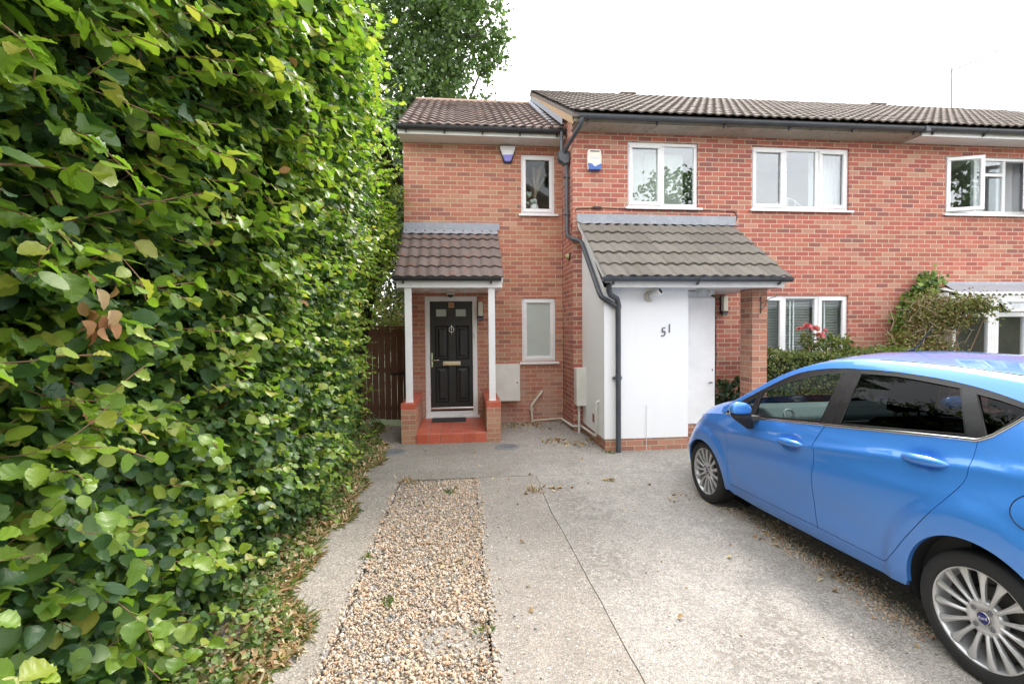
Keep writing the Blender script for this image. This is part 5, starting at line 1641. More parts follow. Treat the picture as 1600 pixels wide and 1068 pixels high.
HPF = hermite([(0, .735), (.17, .775), (.25, .806), (.35, .826), (.5, .843), (.62, .852), (.72, .858), (.80, .856), (.88, .838), (.95, .812), (1.0, .788), (1.2, .70), (1.38, .605), (1.46, .53), (1.52, .40)])
RAIL = hermite([(-.45, 1.335), (-.2, 1.385), (.05, 1.415), (.28, 1.437), (.59, 1.457), (.85, 1.463), (1.12, 1.449), (1.3, 1.42), (1.5, 1.358), (1.657, 1.287), (1.774, 1.222), (1.975, 1.105), (2.13, 1.02), (2.2, .985), (2.3, .93)])
CROWN = hermite([(-.45, .045), (.6, .05), (1.2, .062), (1.6, .082), (2.0, .055), (2.3, .02)])
HEDGE_H = hermite([(2.10, .926), (2.156, .919), (2.467, .872), (2.7, .815), (2.9, .715), (3.0, .63)])
CREASE = hermite([(-.6, 1.04), (-.145, 1.011), (.064, .99), (.474, .941), (1.25, .845), (2.1, .765), (2.6, .70)])
HANDLES = [(1.25, .856), (.285, .972)]
def W(s, h):
    w = HPF(h)
    c = CREASE(s); fade = 1-sstep(2.0, 2.4, s)
    w += fade*(.008*math.exp(-((h-c)/.026)**2)-.009*math.exp(-((h-c+.085)/.06)**2))
    w -= .010*math.exp(-((h-.47)/.10)**2)*sstep(.35, .7, s)*(1-sstep(1.7, 2.05, s))
    for cx, cz, d0 in ((0, .32, .49), (2.485, .30, .44)):
        d = math.hypot(s-cx, h-cz)
        if d < .7: w += .020*(1-sstep(d0-.05, d0+.04, d))
    for hx, hz in HANDLES:
        q = ((s-hx)/.085)**2+((h-hz+.006)/.040)**2
        if q < 4: w -= .026*math.exp(-q*1.2)
    e = max(0, s+.8*max(0, h-.5)-2.66)
    w -= 1.2*e*e
    r = max(0, -.15-s); w -= .40*r*r
    return max(w, .02)
def T(s, w):
    wr = W(s, RAIL(s))
    return RAIL(s)+CROWN(s)*(1-min(1, abs(w)/wr)**2.2)

def catmull(pts, k=6):
    out = []; n = len(pts)
    for i in range(n-1):
        p0 = pts[max(0, i-1)]; p1 = pts[i]; p2 = pts[i+1]; p3 = pts[min(n-1, i+2)]
        for j in range(k):
            t = j/k
            out.append(tuple(.5*(2*p1[a]+(p2[a]-p0[a])*t+(2*p0[a]-5*p1[a]+4*p2[a]-p3[a])*t*t+(3*p1[a]-p0[a]-3*p2[a]+p3[a])*t**3) for a in (0, 1)))
    out.append(pts[-1]); return out
def area2(p): return sum(p[i][0]*p[(i+1) % len(p)][1]-p[(i+1) % len(p)][0]*p[i][1] for i in range(len(p)))
def inset(p, d):
    n = len(p); sg = 1 if area2(p) > 0 else -1; out = []
    for i in range(n):
        a, b, c = p[i-1], p[i], p[(i+1) % n]
        e1 = Vector((b[0]-a[0], b[1]-a[1])); e2 = Vector((c[0]-b[0], c[1]-b[1]))
        if e1.length < 1e-9 or e2.length < 1e-9: out.append(b); continue
        n1 = Vector((-e1.y, e1.x)).normalized()*sg; n2 = Vector((-e2.y, e2.x)).normalized()*sg
        m_ = n1+n2
        if m_.length < 1e-6: out.append(b); continue
        m_ = m_.normalized(); k = d/max(.4, m_.dot(n1))
        out.append((b[0]+m_.x*k, b[1]+m_.y*k))
    return out
def resample(p, step):
    out = []
    for i in range(len(p)):
        a, b = p[i], p[(i+1) % len(p)]
        k = max(1, int(math.hypot(b[0]-a[0], b[1]-a[1])/step))
        for j in range(k): out.append((a[0]+(b[0]-a[0])*j/k, a[1]+(b[1]-a[1])*j/k))
    return out
def inpoly(P, poly):
    x, y = P[:, 0], P[:, 1]; r = np.zeros(len(P), bool); n = len(poly)
    for i in range(n):
        x1, y1 = poly[i]; x2, y2 = poly[(i+1) % n]
        if y1 == y2: continue
        c = ((y1 > y) != (y2 > y)) & (x < (x2-x1)*(y-y1)/(y2-y1)+x1)
        r ^= c
    return r
def fill(poly, holes=(), step=.03):
    loops = [resample(poly, step)]+[resample(h, step) for h in holes]
    V = []; E = []
    for l in loops:
        b = len(V); V += l; E += [(b+i, b+(i+1) % len(l)) for i in range(len(l))]
    A = np.array(V)
    x0, y0 = A.min(0); x1, y1 = A.max(0)
    gx_, gy_ = np.meshgrid(np.arange(x0, x1, step), np.arange(y0, y1, step*.87))
    gx_[1::2] += step/2
    Q = np.stack([gx_.ravel(), gy_.ravel()], 1)
    k = inpoly(Q, loops[0])
    for h in loops[1:]: k &= ~inpoly(Q, h)
    Q = Q[k]
    dmin = np.full(len(Q), 9.)
    for p in V: dmin = np.minimum(dmin, np.hypot(Q[:, 0]-p[0], Q[:, 1]-p[1]))
    Q = Q[dmin > step*.45]
    VV = [Vector(p) for p in V]+[Vector(p) for p in Q]
    v, e, f, *_ = delaunay_2d_cdt(VV, E, [], 0, 1e-7)
    v = np.array([tuple(p) for p in v]); f = [tuple(t) for t in f]
    cen = np.array([v[list(t)].mean(0) for t in f])
    ok = inpoly(cen, loops[0])
    for h in loops[1:]: ok &= ~inpoly(cen, h)
    return v, [t for t, o in zip(f, ok) if o], loops
def side_panel(mb, poly, holes=(), step=.03, lift=0.0, sg=1, flange=.02, mi=0, fun=None):
    """a body panel: its outline in the side view, pushed out onto the side of the body"""
    fun = fun or W
    v, f, loops = fill(poly, holes, step)
    P = [(s, sg*(fun(s, h)+lift), h) for s, h in v]
    NR = []
    for s, h in v:
        q = Vector((-(fun(s+.004, h)-fun(s-.004, h))/.008, 1, -(fun(s, h+.004)-fun(s, h-.004))/.008)).normalized()
        NR.append((q.x, sg*q.y, q.z))
    F = []
    for t in f:
        a = area2([tuple(v[i]) for i in t])
        F.append(t if (a > 0) == (sg < 0) else t[::-1])
    mb.add(P, F, mi, True, NR)
    if flange:
        for l in loops:
            o = [(s, sg*(fun(s, h)+lift), h) for s, h in l]; i_ = [(s, sg*(fun(s, h)+lift-flange), h) for s, h in l]
            n = len(l)
            mb.add(o+i_, [(i, (i+1) % n, (i+1) % n+n, i+n) for i in range(n)], mi, False)

# outlines in the side view (distance ahead of the rear axle, height)
B_GAP = catmull([(.993, 1.022), (1.002, 1.002), (1.014, .959), (1.029, .916), (1.033, .885), (1.022, .857), (1.015, .819), (1.018, .737), (1.030, .629), (1.030, .52), (1.026, .42), (1.010, .325)])
R_GAP = catmull([(.073, 1.114), (.069, 1.07), (.065, .984), (.066, .951), (.082, .898), (.143, .797), (.201, .715), (.321, .556), (.396, .45), (.450, .378), (.480, .347), (.520, .334)])
F_GAP = catmull([(2.148, .922), (2.10, .86), (2.066, .75), (2.070, .60), (2.070, .41), (2.066, .33), (2.045, .300)])
BOT_R = [(.52, .334), (.73, .330), (1.010, .325)]
BOT_F = [(1.010, .325), (1.5, .310), (2.045, .300)]
BELT = [(2.148, .922), (1.796, .943), (1.40, .982), (.993, 1.022), (.55, 1.068), (.073, 1.114)]
belt_f = hermite(BELT[::-1])
ARCH_R = [(.345*math.cos(a)+.0, .32+.347*math.sin(a)) for a in np.linspace(-.12, math.pi+.14, 40)]
ARCH_F = [(2.478+.338*math.cos(a), .275+.338*math.sin(a)) for a in np.linspace(-.25, math.pi+.10, 40)]
DLO_TOP = catmull([(2.149, .924), (2.02, 1.032), (1.846, 1.133), (1.6, 1.268), (1.43, 1.342), (1.234, 1.384), (1.059, 1.400), (.981, 1.404), (.693, 1.405), (.407, 1.39), (.224, 1.369), (.095, 1.347), (-.038, 1.315), (-.13, 1.283)])
DLO_REAR = [(-.13, 1.283), (-.068, 1.241), (0, 1.168), (.053, 1.127), (.073, 1.114)]
ss = [2.2-.03*i for i in range(89)]; ss = [s for s in ss if s > -.45]+[-.45]
ss = sorted(set(ss+[-.13]), reverse=True)
dlo_f = hermite(sorted([(2.2, .93)]+[(a, b) for a, b in DLO_TOP[::2]]))
RAILP = [(s, RAIL(s)) for s in ss]

for sg in (1, -1):
    pass
# --- body shell: sills, rear wings, cant rails, front wings, roof skin
mb = MB()
shell = ([(2.075, .245), (2.045, .298)]+BOT_F[::-1][1:]+BOT_R[::-1][1:]+R_GAP[::-1][1:]+DLO_REAR[::-1][1:]+[(s, RAIL(s)) for s in ss if s <= -.1299]
         + [(-.50, 1.20), (-.56, 1.05), (-.605, .9), (-.63, .65), (-.63, .42), (-.56, .30), (-.345, .27)]+ARCH_R[::-1][1:-1]+[(.362, .272), (.456, .262), (.949, .240), (1.663, .213), (2.04, .218)])
wing = (F_GAP[::-1]+[(2.156, .919)]+[(s, HEDGE_H(s)) for s in np.linspace(2.2, 2.95, 14)]+[(3.02, .62), (3.10, .55), (3.17, .48), (3.19, .38), (3.19, .24), (3.12, .19), (2.84, .18)]+ARCH_F+[(2.12, .235), (2.075, .245)])
for sg in (1, -1):
    side_panel(mb, shell, step=.034, sg=sg, flange=.025)
    side_panel(mb, wing, step=.034, sg=sg, flange=.02)
# roof skin and cant rails: one smooth grid from the window line of one side over to the other
nu = 22; nc = 5
def section(s, full):
    """points from the window line up the cant rail and over the roof"""
    hr = RAIL(s); hd = min(dlo_f(s), hr-.008) if s >= -.13 else hr-.01
    L_ = []
    for k in range(nc):
        h = hd+(hr-hd)*k/nc; L_.append((s, W(s, h), h))
    wr = W(s, hr)
    return L_, wr
KA = min(range(len(ss)), key=lambda i: abs(ss[i]-1.36))
st_ = [s for s in ss[KA:] if s >= -.13]
v = []
for s in st_:
    L_, wr = section(s, True)
    row = L_+[(s, wr*(1-2*i/nu), T(s, wr*(1-2*i/nu))) for i in range(nu+1)]+[(a_, -b_, c_) for a_, b_, c_ in L_[::-1]]
    m_ = len(row); v += row
f = [(a*m_+i, (a+1)*m_+i, (a+1)*m_+i+1, a*m_+i+1) for a in range(len(st_)-1) for i in range(m_-1)]
mb.add(v, f, 0, True)
st_ = [s for s in ss if s <= -.13]
v = []
for s in st_:
    wr = W(s, RAIL(s)); v += [(s, wr*(1-2*i/nu), T(s, wr*(1-2*i/nu))) for i in range(nu+1)]
f = [(a*(nu+1)+i, (a+1)*(nu+1)+i, (a+1)*(nu+1)+i+1, a*(nu+1)+i+1) for a in range(len(st_)-1) for i in range(nu)]
mb.add(v, f, 0, True)
# pillars beside the windscreen
for sg in (1, -1):
    v = []
    sp_ = ss[:KA+1]
    for s in sp_:
        L_, wr = section(s, False)
        row = [(a_, sg*b_, c_) for a_, b_, c_ in L_]+[(s, sg*(wr-.052*k/3), T(s, wr-.052*k/3)) for k in range(4)]
        m_ = len(row); v += row
    f = [(a*m_+i, (a+1)*m_+i, (a+1)*m_+i+1, a*m_+i+1) for a in range(len(sp_)-1) for i in range(m_-1)]
    mb.add(v, f if sg > 0 else [q[::-1] for q in f], 0, True)
body = mb.build("body", M['paint'], CAR, local=True)
# bonnet
mb = MB(); v = []; ns, nu = 22, 26
for a in range(ns+1):
    for i in range(nu+1):
        u = 1-2*i/nu
        s = 2.165+(2.93+.06*(1-u*u)-2.165)*a/ns
        he = HEDGE_H(s); we = W(s, he)-.004
        cr = (.150-.09*sstep(2.3, 3.0, s)*.55)
        v.append((s, u*we, he+cr*(1-abs(u)**7)*(1-.25*u*u)))
f = [(a*(nu+1)+i, a*(nu+1)+i+1, (a+1)*(nu+1)+i+1, (a+1)*(nu+1)+i) for a in range(ns) for i in range(nu)]
mb.add(v, f, 0, True)
mb.build("bonnet", M['paint'], CAR, local=True)
# nose
def nose(w, h): 
    q = HPF(h)
    f_ = abs(w) if abs(w) > .47 else .235+w*w/.94
    return 2.66+math.sqrt(max(0, (q-f_)/1.2))-.8*max(0, h-.5)
mb = MB(); v = []; nu, nh = 30, 16
for j in range(nh+1):
    h = .19+.51*j/nh
    for i in range(nu+1):
        w = .58-1.16*i/nu; v.append((nose(w, h)+.002, w, h))
f = [(a*(nu+1)+i, (a+1)*(nu+1)+i, (a+1)*(nu+1)+i+1, a*(nu+1)+i+1) for a in range(nh) for i in range(nu)]
mb.add(v, f, 0, True)
fb = mb.build("front_bumper", M['paint'], CAR, local=True)
mb = MB(); v = []
for j in range(7):
    h = .24+.17*j/6
    for i in range(21):
        w = (.46-.12*j/6)*(1-2*i/20); v.append((nose(w, h)+.008, w, h))
mb.add(v, [(a*21+i, (a+1)*21+i, (a+1)*21+i+1, a*21+i+1) for a in range(6) for i in range(20)], 0, True)
mb.build("grille", M['trim_matt'], fb, local=True)
for sg in (1, -1):
    mb = MB()
    side_panel(mb, [(2.49, .858), (2.62, .818), (2.76, .762), (2.90, .672), (2.95, .615), (2.90, .60), (2.80, .655), (2.66, .735), (2.54, .805)], step=.03, lift=.004, sg=sg, flange=.02)
    mb.build("headlight", M['lamp'], CAR, local=True)
# doors
door_f = F_GAP+[(1.5, .310)]+B_GAP[::-1]+[(1.40, .982), (1.796, .943)]
door_r = B_GAP+[(.73, .330)]+R_GAP[::-1]+[(.55, 1.068)]
for sg in (1, -1):
    d_ = {}
    for nm_, pl_ in (("front", door_f), ("rear", door_r)):
        mb = MB(); side_panel(mb, inset(pl_, .0038), step=.018, sg=sg, flange=.028)
        d_[nm_] = mb.build("door", M['paint'], CAR, local=True)
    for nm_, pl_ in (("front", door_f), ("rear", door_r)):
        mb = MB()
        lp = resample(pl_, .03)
        mb.tube([(s, sg*(W(s, h)-.016), h) for s, h in lp]+[(lp[0][0], sg*(W(*lp[0])-.016), lp[0][1])], .010, 6, cap=False)  # black tube added behind the gap to darken it like shade
        mb.build("door_gap_shade", M['rubber'], d_[nm_], local=True)
    for (hx, hz), nm_ in zip(HANDLES, ("front", "rear")):
        mb = MB()
        pts = []; rs = []
        for i in range(17):
            t = -1+2*i/16
            s = hx+.128*t; h = hz+.012*(-t)*0+.0045*(-t)
            pts.append((s, sg*(HPF(h)+.000+.018*(1-abs(t)**2.5)), h)); rs.append(max(.004, .0265*(1-abs(t)**2.8)**.6))
        mb.tube(pts, rs, 12)
        mb.build("door_handle", M['paint'], d_[nm_], local=True)
# window frames, glass and bright strip
DLO = DLO_TOP+DLO_REAR[1:]+[(.55, 1.068), (.993, 1.022), (1.40, .982), (1.796, .943)]
g_sail = [(2.02, .968), (1.805, .985), (1.805, 1.105)]
g_front = catmull([(1.735, .972), (1.735, 1.155), (1.60, 1.215), (1.519, 1.256), (1.347, 1.311), (1.206, 1.347), (1.035, 1.370)], 4)+[(1.05, 1.042)]
g_rear = catmull([(.888, 1.377), (.72, 1.380), (.563, 1.375), (.255, 1.349)], 4)+[(.140, 1.133), (.5, 1.092), (.886, 1.054)]
g_qtr = [(.163, 1.329), (.05, 1.312), (-.075, 1.283), (-.015, 1.205), (.047, 1.140)]
for sg in (1, -1):
    mb = MB(); side_panel(mb, DLO, [g_sail, g_front, g_rear, g_qtr], step=.03, lift=-.003, sg=sg, flange=.012)
    # B-pillar seam and rubber lips stand slightly proud
    fr = mb.build("window_frame", M['trim'], CAR, local=True)
    mb = MB()
    for l in (g_front, g_rear, g_qtr):
        lp = [(s, sg*(W(s, h)-.001), h) for s, h in l]+[(l[0][0], sg*(W(*l[0])-.001), l[0][1])]
        mb.tube(lp, .0035, 5, cap=False)
    mb.tube([(s, sg*(W(s, h)-.002), h) for s, h in ((.955, 1.402), (.955, 1.2), (.957, 1.03))], .0018, 5)
    mb.build("window_seal", M['rubber'], fr, local=True)
    for nm_, l, mt in (("front", g_front, 'glass_front'), ("sail", g_sail, 'glass_front'), ("rear", g_rear, 'glass_tint'), ("quarter", g_qtr, 'glass_tint')):
        mb = MB(); side_panel(mb, inset(l, -.003), step=.04, lift=-.010, sg=sg, flange=0)
        mb.build("side_window", M[mt], CAR, local=True)
    mb = MB()
    path = [(s, belt_f(s)) for s in np.linspace(2.12, .08, 60)]+[(.053, 1.127), (.02, 1.148), (0, 1.168), (-.035, 1.203), (-.068, 1.241), (-.125, 1.286)]
    prv = None
    rows = []
    for s, h in path:
        w = W(s, h)
        rows.append([(s, sg*(w-.004), h+.013), (s, sg*(w+.004), h+.012), (s, sg*(w+.007), h+.004), (s, sg*(w+.005), h-.005), (s, sg*(w-.003), h-.007)])
    v = [p for r_ in rows for p in r_]
    f = [(i*5+k, i*5+k+1, (i+1)*5+k+1, (i+1)*5+k) for i in range(len(rows)-1) for k in range(4)]
    mb.add(v, f, 0, True)
    mb.build("window_strip", M['chrome_trim'], CAR, local=True)
# windscreen, cowl, rear screen
def top_sheet(name, s0, s1, marg, mat, parent=CAR, dz=-.004, nu=20, ns=16):
    mb = MB(); v = []
    for a in range(ns+1):
        s = s0+(s1-s0)*a/ns
        wr = W(s, RAIL(s))-marg
        for i in range(nu+1):
            w = wr*(1-2*i/nu); v.append((s, w, T(s, w)+dz))
    f = [(a*(nu+1)+i, a*(nu+1)+i+1, (a+1)*(nu+1)+i+1, (a+1)*(nu+1)+i) for a in range(ns) for i in range(nu)]
    mb.add(v, f, 0, True)
    return mb.build(name, mat, parent, local=True)
ws = top_sheet("windscreen", 1.365, 2.13, .050, M['glass_front'])
top_sheet("screen_header", 1.352, 1.395, .05, M['trim'], ws, -.006)
top_sheet("cowl", 2.12, 2.25, .03, M['trim_matt'], CAR, -.045)
mb = MB()
for sg in (1, -1):
    mb.tube([(s, sg*.505, T(s, .505)+.0005) for s in np.linspace(.85, -.42, 24)], .0035, 6)
mb.build("roof_joint", M['trim'], body, local=True)
mb = MB()
mb.tube([(1.13, 0, T(1.13, 0)-.005), (1.10, 0, T(1.10, 0)+.014)], [.022, .012], 12)
mb.tube([(1.10, 0, T(1.1, 0)+.010), (.96, 0, T(1.1, 0)+.165)], [.0045, .003], 8)
mb.build("aerial", M['trim_matt'], CAR, local=True)
# tail
mb = MB(); v = []; nu, nh = 20, 24
def tail_s(h): return float(np.interp(h, [.27, .42, .65, .9, 1.05, 1.2, 1.335], [-.56, -.63, -.63, -.605, -.56, -.50, -.45]))
for j in range(nh+1):
    h = .27+(1.335-.27)*j/nh; s = tail_s(h); wr = W(s, h) if h < 1.33 else W(-.45, RAIL(-.45))
    for i in range(nu+1):
        u = 1-2*i/nu; v.append((s-.07*(1-u*u)*(1-.5*sstep(.9, 1.33, h)), u*wr, h+(.043*(1-abs(u)**2.2) if j == nh else 0)))
mb.add(v, [(a*(nu+1)+i, a*(nu+1)+i+1, (a+1)*(nu+1)+i+1, (a+1)*(nu+1)+i) for a in range(nh) for i in range(nu)], 0, True)
tg = mb.build("tailgate", M['paint'], CAR, local=True)
mb = MB(); v = []
for j in range(9):
    h = 1.0+.29*j/8; s = tail_s(h); wr = W(s, h)-.09
    for i in range(17):
        u = 1-2*i/16; v.append((s-.07*(1-(u*.88)**2)*(1-.5*sstep(.9, 1.33, h))-.006, u*wr, h))
mb.add(v, [(a*17+i, a*17+i+1, (a+1)*17+i+1, (a+1)*17+i) for a in range(8) for i in range(16)], 0, True)
mb.build("rear_screen", M['glass_tint'], tg, local=True)
for sg in (1, -1):
    mb = MB(); side_panel(mb, [(-.46, .98), (-.54, .99), (-.60, .80), (-.615, .70), (-.50, .74), (-.46, .85)], lift=.006, sg=sg, flange=.02)
    mb.build("rear_light", M['lamp_red'], CAR, local=True)
mb = MB(); mb.box(-.715, -.700, -.26, .26, .62, .73); mb.build("number_plate", M['num_plate'], tg, .004, local=True)
# fuel flap
mb = MB(); fc = [(-.225+.085*math.cos(a), .874+.072*math.sin(a)) for a in np.linspace(0, 2*math.pi, 28)[:-1]]
side_panel(mb, fc, step=.03, lift=.0022, sg=1, flange=.004)
ff = mb.build("fuel_flap", M['paint'], CAR, local=True)
mb = MB(); mb.tube([(s, W(s, h)+.0008, h) for s, h in [(-.225+.088*math.cos(a), .874+.075*math.sin(a)) for a in np.linspace(0, 2*math.pi, 40)]], .0025, 5, cap=False)
mb.build("flap_seam", M['trim'], ff, local=True)
# mirrors
for sg in (1, -1):
    mb = MB()
    v = []; n1, n2 = 22, 16
    for i in range(n2+1):
        th = math.pi*i/n2
        for k in range(n1):
            ph = 2*math.pi*k/n1
            x = math.sin(th)*math.cos(ph); y = math.cos(th); z = math.sin(th)*math.sin(ph)
            x = math.copysign(abs(x)**.85, x); y = math.copysign(abs(y)**.8, y)
            xx = x*.085 if x > 0 else x*.030
            zz = z*(.066+.010*y) if z > 0 else z*.040
            v.append((1.655+xx, sg*(.968+y*.088)+0, 1.030+zz))
    mb.add(v, [(i*n1+k, i*n1+(k+1) % n1, (i+1)*n1+(k+1) % n1, (i+1)*n1+k) for i in range(n2) for k in range(n1)], 0, True)
    mi_ = mb.build("wing_mirror", M['paint'], CAR, local=True)
    mb = MB()
    secs = [(1.000, .080, .028, .964, .084, 1.655), (.985, .080, .032, .962, .084, 1.655), (.955, .070, .030, .945, .075, 1.660), (.915, .045, .020, .900, .055, 1.685), (.868, .022, .012, .858, .030, 1.705)]
    n1 = 16; v = []
    for z, a_, b_, yc, hy, xc in secs:
        for k in range(n1):
            ph = 2*math.pi*k/n1; cx_, sy_ = math.cos(ph), math.sin(ph)
            v.append((xc+(a_ if cx_ > 0 else b_)*cx_, sg*(yc+hy*sy_), z))
    mb.add(v, [(i*n1+k, i*n1+(k+1) % n1, (i+1)*n1+(k+1) % n1, (i+1)*n1+k) for i in range(len(secs)-1) for k in range(n1)]+[tuple(range(n1)), tuple(range((len(secs)-1)*n1, len(secs)*n1))], 0, True)
    mb.prism([(1.75, .925), (1.65, .94), (1.66, .975), (1.74, .975)], 'y', sg*.80, sg*.92)
    mb.build("mirror_base", M['trim_matt'], mi_, local=True)
    mb = MB(); v = []
    for i in range(13):
        a = -.55+1.95*i/12
        v += [(1.655+.087*math.cos(a)**1, sg*(.966+.090*math.sin(a)), 1.022-.004*i/12), (1.655+.0865*math.cos(a), sg*(.966+.0895*math.sin(a)), 1.000)]
    mb.add(v, [(i*2, i*2+1, i*2+3, i*2+2) for i in range(12)], 0, True)
    mb.build("indicator", M['lamp_amber'], mi_, local=True)
# wheels
def wheel(s, sg):
    Mx = Matrix.Translation((s, sg*.735, .3)) @ Matrix.Rotation(R(-90*sg), 4, 'X')     # local +z points outwards
    mb = MB()
    mb.lathe([(.2165, .086), (.2215, .090), (.2235, .084), (.2185, .080), (.214, .070), (.206, .04), (.198, -.02), (.200, -.09)], Mx, 60)
    # fifteen spokes that widen towards the rim
    for k in range(15):
        a = 2*math.pi*k/15+.1
        Ma = Mx @ Matrix.Rotation(a, 4, 'Z')
        prof = [(.055, .0115, .066, .018), (.090, .0088, .074, .020), (.130, .0098, .079, .022), (.165, .0128, .081, .022), (.192, .0180, .081, .020), (.2175, .0240, .081, .014)]
        v = []
        for r, hw, z, dp in prof:
            v += [(r, -hw, z-.006), (r, -hw*.30, z), (r, hw*.30, z), (r, hw, z-.006), (r, hw*.8, z-dp), (r, -hw*.8, z-dp)]
        v = [tuple(Ma @ Vector(p)) for p in v]
        f = [(i*6+j, i*6+(j+1) % 6, (i+1)*6+(j+1) % 6, (i+1)*6+j) for i in range(len(prof)-1) for j in range(6)]
        mb.add(v, f, 0, False)
    mb.lathe([(.001, .060), (.030, .060), (.032, .068), (.070, .069), (.080, .064), (.084, .050), (.082, .03)], Mx, 40)
    wh = mb.build("wheel", M['alloy'], CAR, local=True)
    mb = MB()
    mb.lathe([(.198, -.085), (.2215, -.094), (.25, -.099), (.280, -.094), (.2955, -.080), (.3005, -.05), (.301, 0), (.3005, .05), (.2955, .080), (.283, .093), (.26, .0985), (.240, .0975), (.226, .092), (.2215, .083)], Mx, 72)
    for z in (-.055, -.02, .02, .055):
        pass
    mb.build("tyre", M['tyre'], wh, local=True)
    mb = MB(); mb.lathe([(.001, -.01), (.13, -.01), (.135, -.014), (.135, -.03)], Mx, 40); mb.lathe([(.001, -.035), (.192, -.035)], Mx, 40)
    mb.lathe([(.06, -.01), (.065, .03), (.001, .03)], Mx, 24)
    mb.build("brake_disc", M['disc'], wh, local=True)
    mb = MB()
    for k in range(4):
        a = math.pi/4+k*math.pi/2+.15
        mb.lathe([(.0135, .060), (.0135, .0705), (.010, .0728), (.001, .0728)], Mx @ Matrix.Translation((.052*math.cos(a), .052*math.sin(a), 0)), 6, smooth=False)
        mb.lathe([(.0185, .0694), (.0165, .0665), (.013, .0660)], Mx @ Matrix.Translation((.052*math.cos(a), .052*math.sin(a), 0)), 16)
    mb.build("wheel_nuts", M['number'], wh, local=True)
    mb = MB(); mb.lathe([(.001, .0735), (.020, .0728), (.0255, .0705), (.0262, .068)], Mx, 32)
    cap = mb.build("centre_cap", M['badge'], wh, local=True)
    mb = MB(); mb.lathe([(.0262, .0675), (.0262, .0712), (.0285, .0712), (.0295, .068)], Mx, 32)
    mb.build("cap_ring", M['chrome_trim'], wh, local=True)
    if sg > 0:
        Mt = Mx @ Matrix.Translation((0, 0, .0740)) @ Matrix.Rotation(R(198), 4, 'Z')
        o = text_mesh("lettering", "Ford", .021, Mt, M['lamp'], None, .0004, .35)
        o.parent = cap
    return wh
for s in (0, 2.489):
    for sg in (1, -1): wheel(s, sg)
# arch liners and underbody
mb = MB()
for cx, cz, r in ((0, .32, .352), (2.478, .275, .344)):
    for sg in (1, -1):
        n_ = 24; v = []
        for i in range(n_+1):
            a = -.35+(math.pi+.7)*i/n_
            p = (cx+r*math.cos(a), cz+r*math.sin(a))
            v += [(p[0], sg*(W(*p)-.012 if p[1] > .2 else .78), p[1]), (p[0], sg*.50, p[1])]
        mb.add(v, [(i*2, i*2+1, i*2+3, i*2+2) for i in range(n_)], 0, True)
        mb.add([(cx+r*math.cos(2*math.pi*i/24), sg*.51, cz+r*math.sin(2*math.pi*i/24)) for i in range(24)], [tuple(range(24))])
mb.box(-.50, 3.05, -.70, .70, .19, .30) if False else None
mb.box(.40, 2.08, -.765, .765, .20, .27); mb.box(-.55, .40, -.50, .50, .22, .40); mb.box(2.08, 3.1, -.50, .50, .20, .55)
mb.build("underbody", M['underbody'], CAR, local=True)
# cabin
mb = MB()
mb.box(-.4, 2.1, -.74, .74, .28, .32); mb.box(2.02, 2.08, -.74, .74, .3, .88); mb.box(-.42, -.30, -.66, .66, .32, .98)
for sg in (1, -1): mb.prism([(.1, .32), (2.06, .32), (2.06, .905), (1.0, .995), (.1, 1.085)], 'y', sg*.70, sg*.745); side_panel(mb, [(-.14, 1.27), (-.02, 1.17), (.06, 1.10), (.1, .95), (-.5, .95), (-.44, 1.31), (-.25, 1.35)], step=.06, lift=-.035, sg=sg, flange=0)
v = []
for s in (1.33, 1.0, .6, .2, -.35):
    wr = W(s, RAIL(s))-.05
    v += [(s, wr*(1-2*i/10), T(s, wr*(1-2*i/10))-.035) for i in range(11)]
mb.add(v, [(a*11+i, a*11+i+1, (a+1)*11+i+1, (a+1)*11+i) for a in range(4) for i in range(10)], 0, True)
cab = mb.build("cabin", M['trim_matt'], CAR, local=True)
mb = MB()
mb.prism([(2.14, .97), (1.98, 1.030), (1.76, 1.022), (1.62, .965), (1.585, .88), (1.66, .70), (1.74, .55), (2.14, .5)], 'y', -.70, .70)
ds = mb.build("dashboard", M['dash'], CAR, .03, 3, local=True)
mb = MB()
for y in (.56, -.56):
    mb.lathe([(.036, 0), (.048, .006), (.048, -.012), (.036, -.010)], Matrix.Translation((1.640, y, .985)) @ Matrix.Rotation(R(-72), 4, 'Y'), 24)
mb.ring(-.20, .20, .80, .93, .02, 0, .02)
mb2 = MB()
n8 = len(mb.v)-32
mb.v[n8:] = [(1.575-p[1], p[0], p[2]) for p in mb.v[n8:]]
mb.build("air_vents", M['silver'], ds, local=True)
mb = MB()
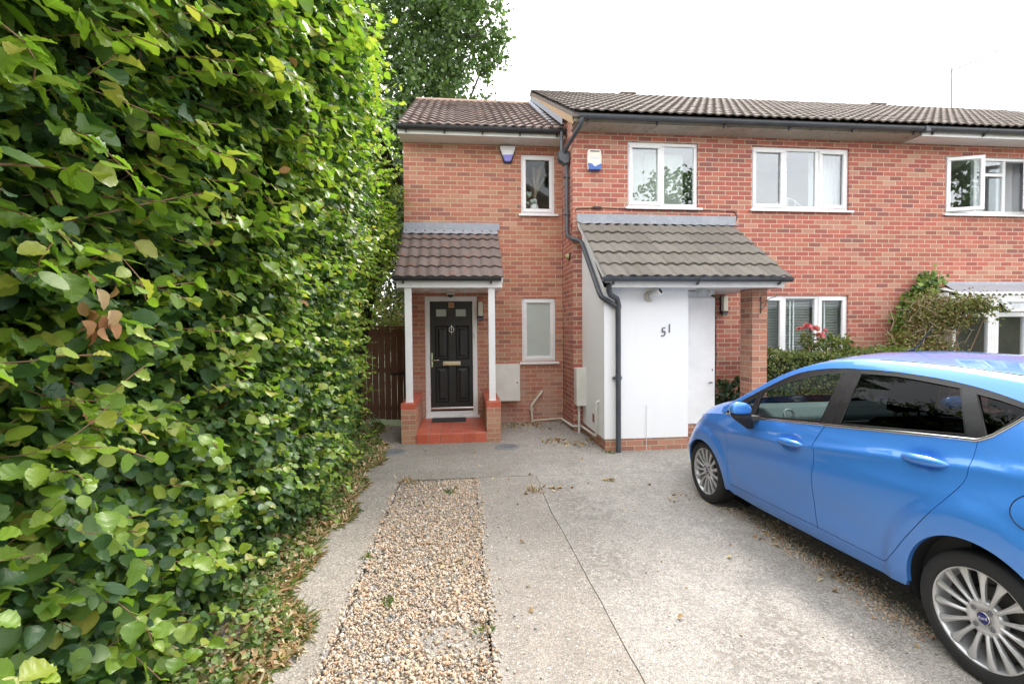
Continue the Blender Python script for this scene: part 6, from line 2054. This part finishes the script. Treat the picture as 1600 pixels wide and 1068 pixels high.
Ms = Matrix.Translation((1.42, -.37, .90)) @ Matrix.Rotation(R(-66), 4, 'Y')
mb.tube([tuple(Ms @ Vector((.185*math.cos(a), .185*math.sin(a), 0))) for a in np.linspace(0, 2*math.pi, 33)], .015, 8, cap=False)
for a in (0.3, 2.84, 4.71): mb.tube([tuple(Ms @ Vector((.185*math.cos(a), .185*math.sin(a), 0))), tuple(Ms @ Vector((0, 0, -.02)))], .014, 6)
mb.ball(tuple(Ms @ Vector((0, 0, -.02))), .06)
mb.build("steering_wheel", M['trim_matt'], CAR, local=True)
def seat(x, y):
    mb = MB()
    mb.prism([(x-.25, .32), (x+.27, .32), (x+.30, .50), (x+.24, .56), (x-.20, .50)], 'y', y-.25, y+.25)
    mb.prism([(x-.17, .50), (x-.27, .52), (x-.47, 1.06), (x-.42, 1.12), (x-.33, 1.08)], 'y', y-.23, y+.23)
    s_ = mb.build("seat", M['seat'], CAR, .05, 3, local=True)
    mb = MB(); mb.prism([(x-.38, 1.15), (x-.47, 1.14), (x-.50, 1.31), (x-.46, 1.35), (x-.40, 1.32)], 'y', y-.13, y+.13)
    mb.box(x-.44, x-.425, y-.06, y-.045, 1.08, 1.18); mb.box(x-.44, x-.425, y+.045, y+.06, 1.08, 1.18)
    mb.build("headrest", M['seat'], s_, .035, 3, local=True)
seat(1.20, .37); seat(1.20, -.37)
mb = MB()
mb.prism([(-.10, .32), (.55, .32), (.55, .50), (0, .56), (-.20, 1.02), (-.30, 1.02)], 'y', -.64, .64)
rs_ = mb.build("rear_seat", M['seat'], CAR, .05, 3, local=True)
mb = MB()
for y in (-.36, .36): mb.prism([(-.17, 1.03), (-.28, 1.03), (-.29, 1.17), (-.20, 1.18)], 'y', y-.12, y+.12)
mb.build("headrest", M['seat'], rs_, .03, 3, local=True)
mb = MB(); mb.box(1.55, 1.60, -.10, .10, 1.24, 1.30); mb.tube([(1.575, 0, 1.29), (1.60, 0, 1.36)], .012, 6)
mb.build("rear_view_mirror", M['trim_matt'], CAR, .01, local=True)
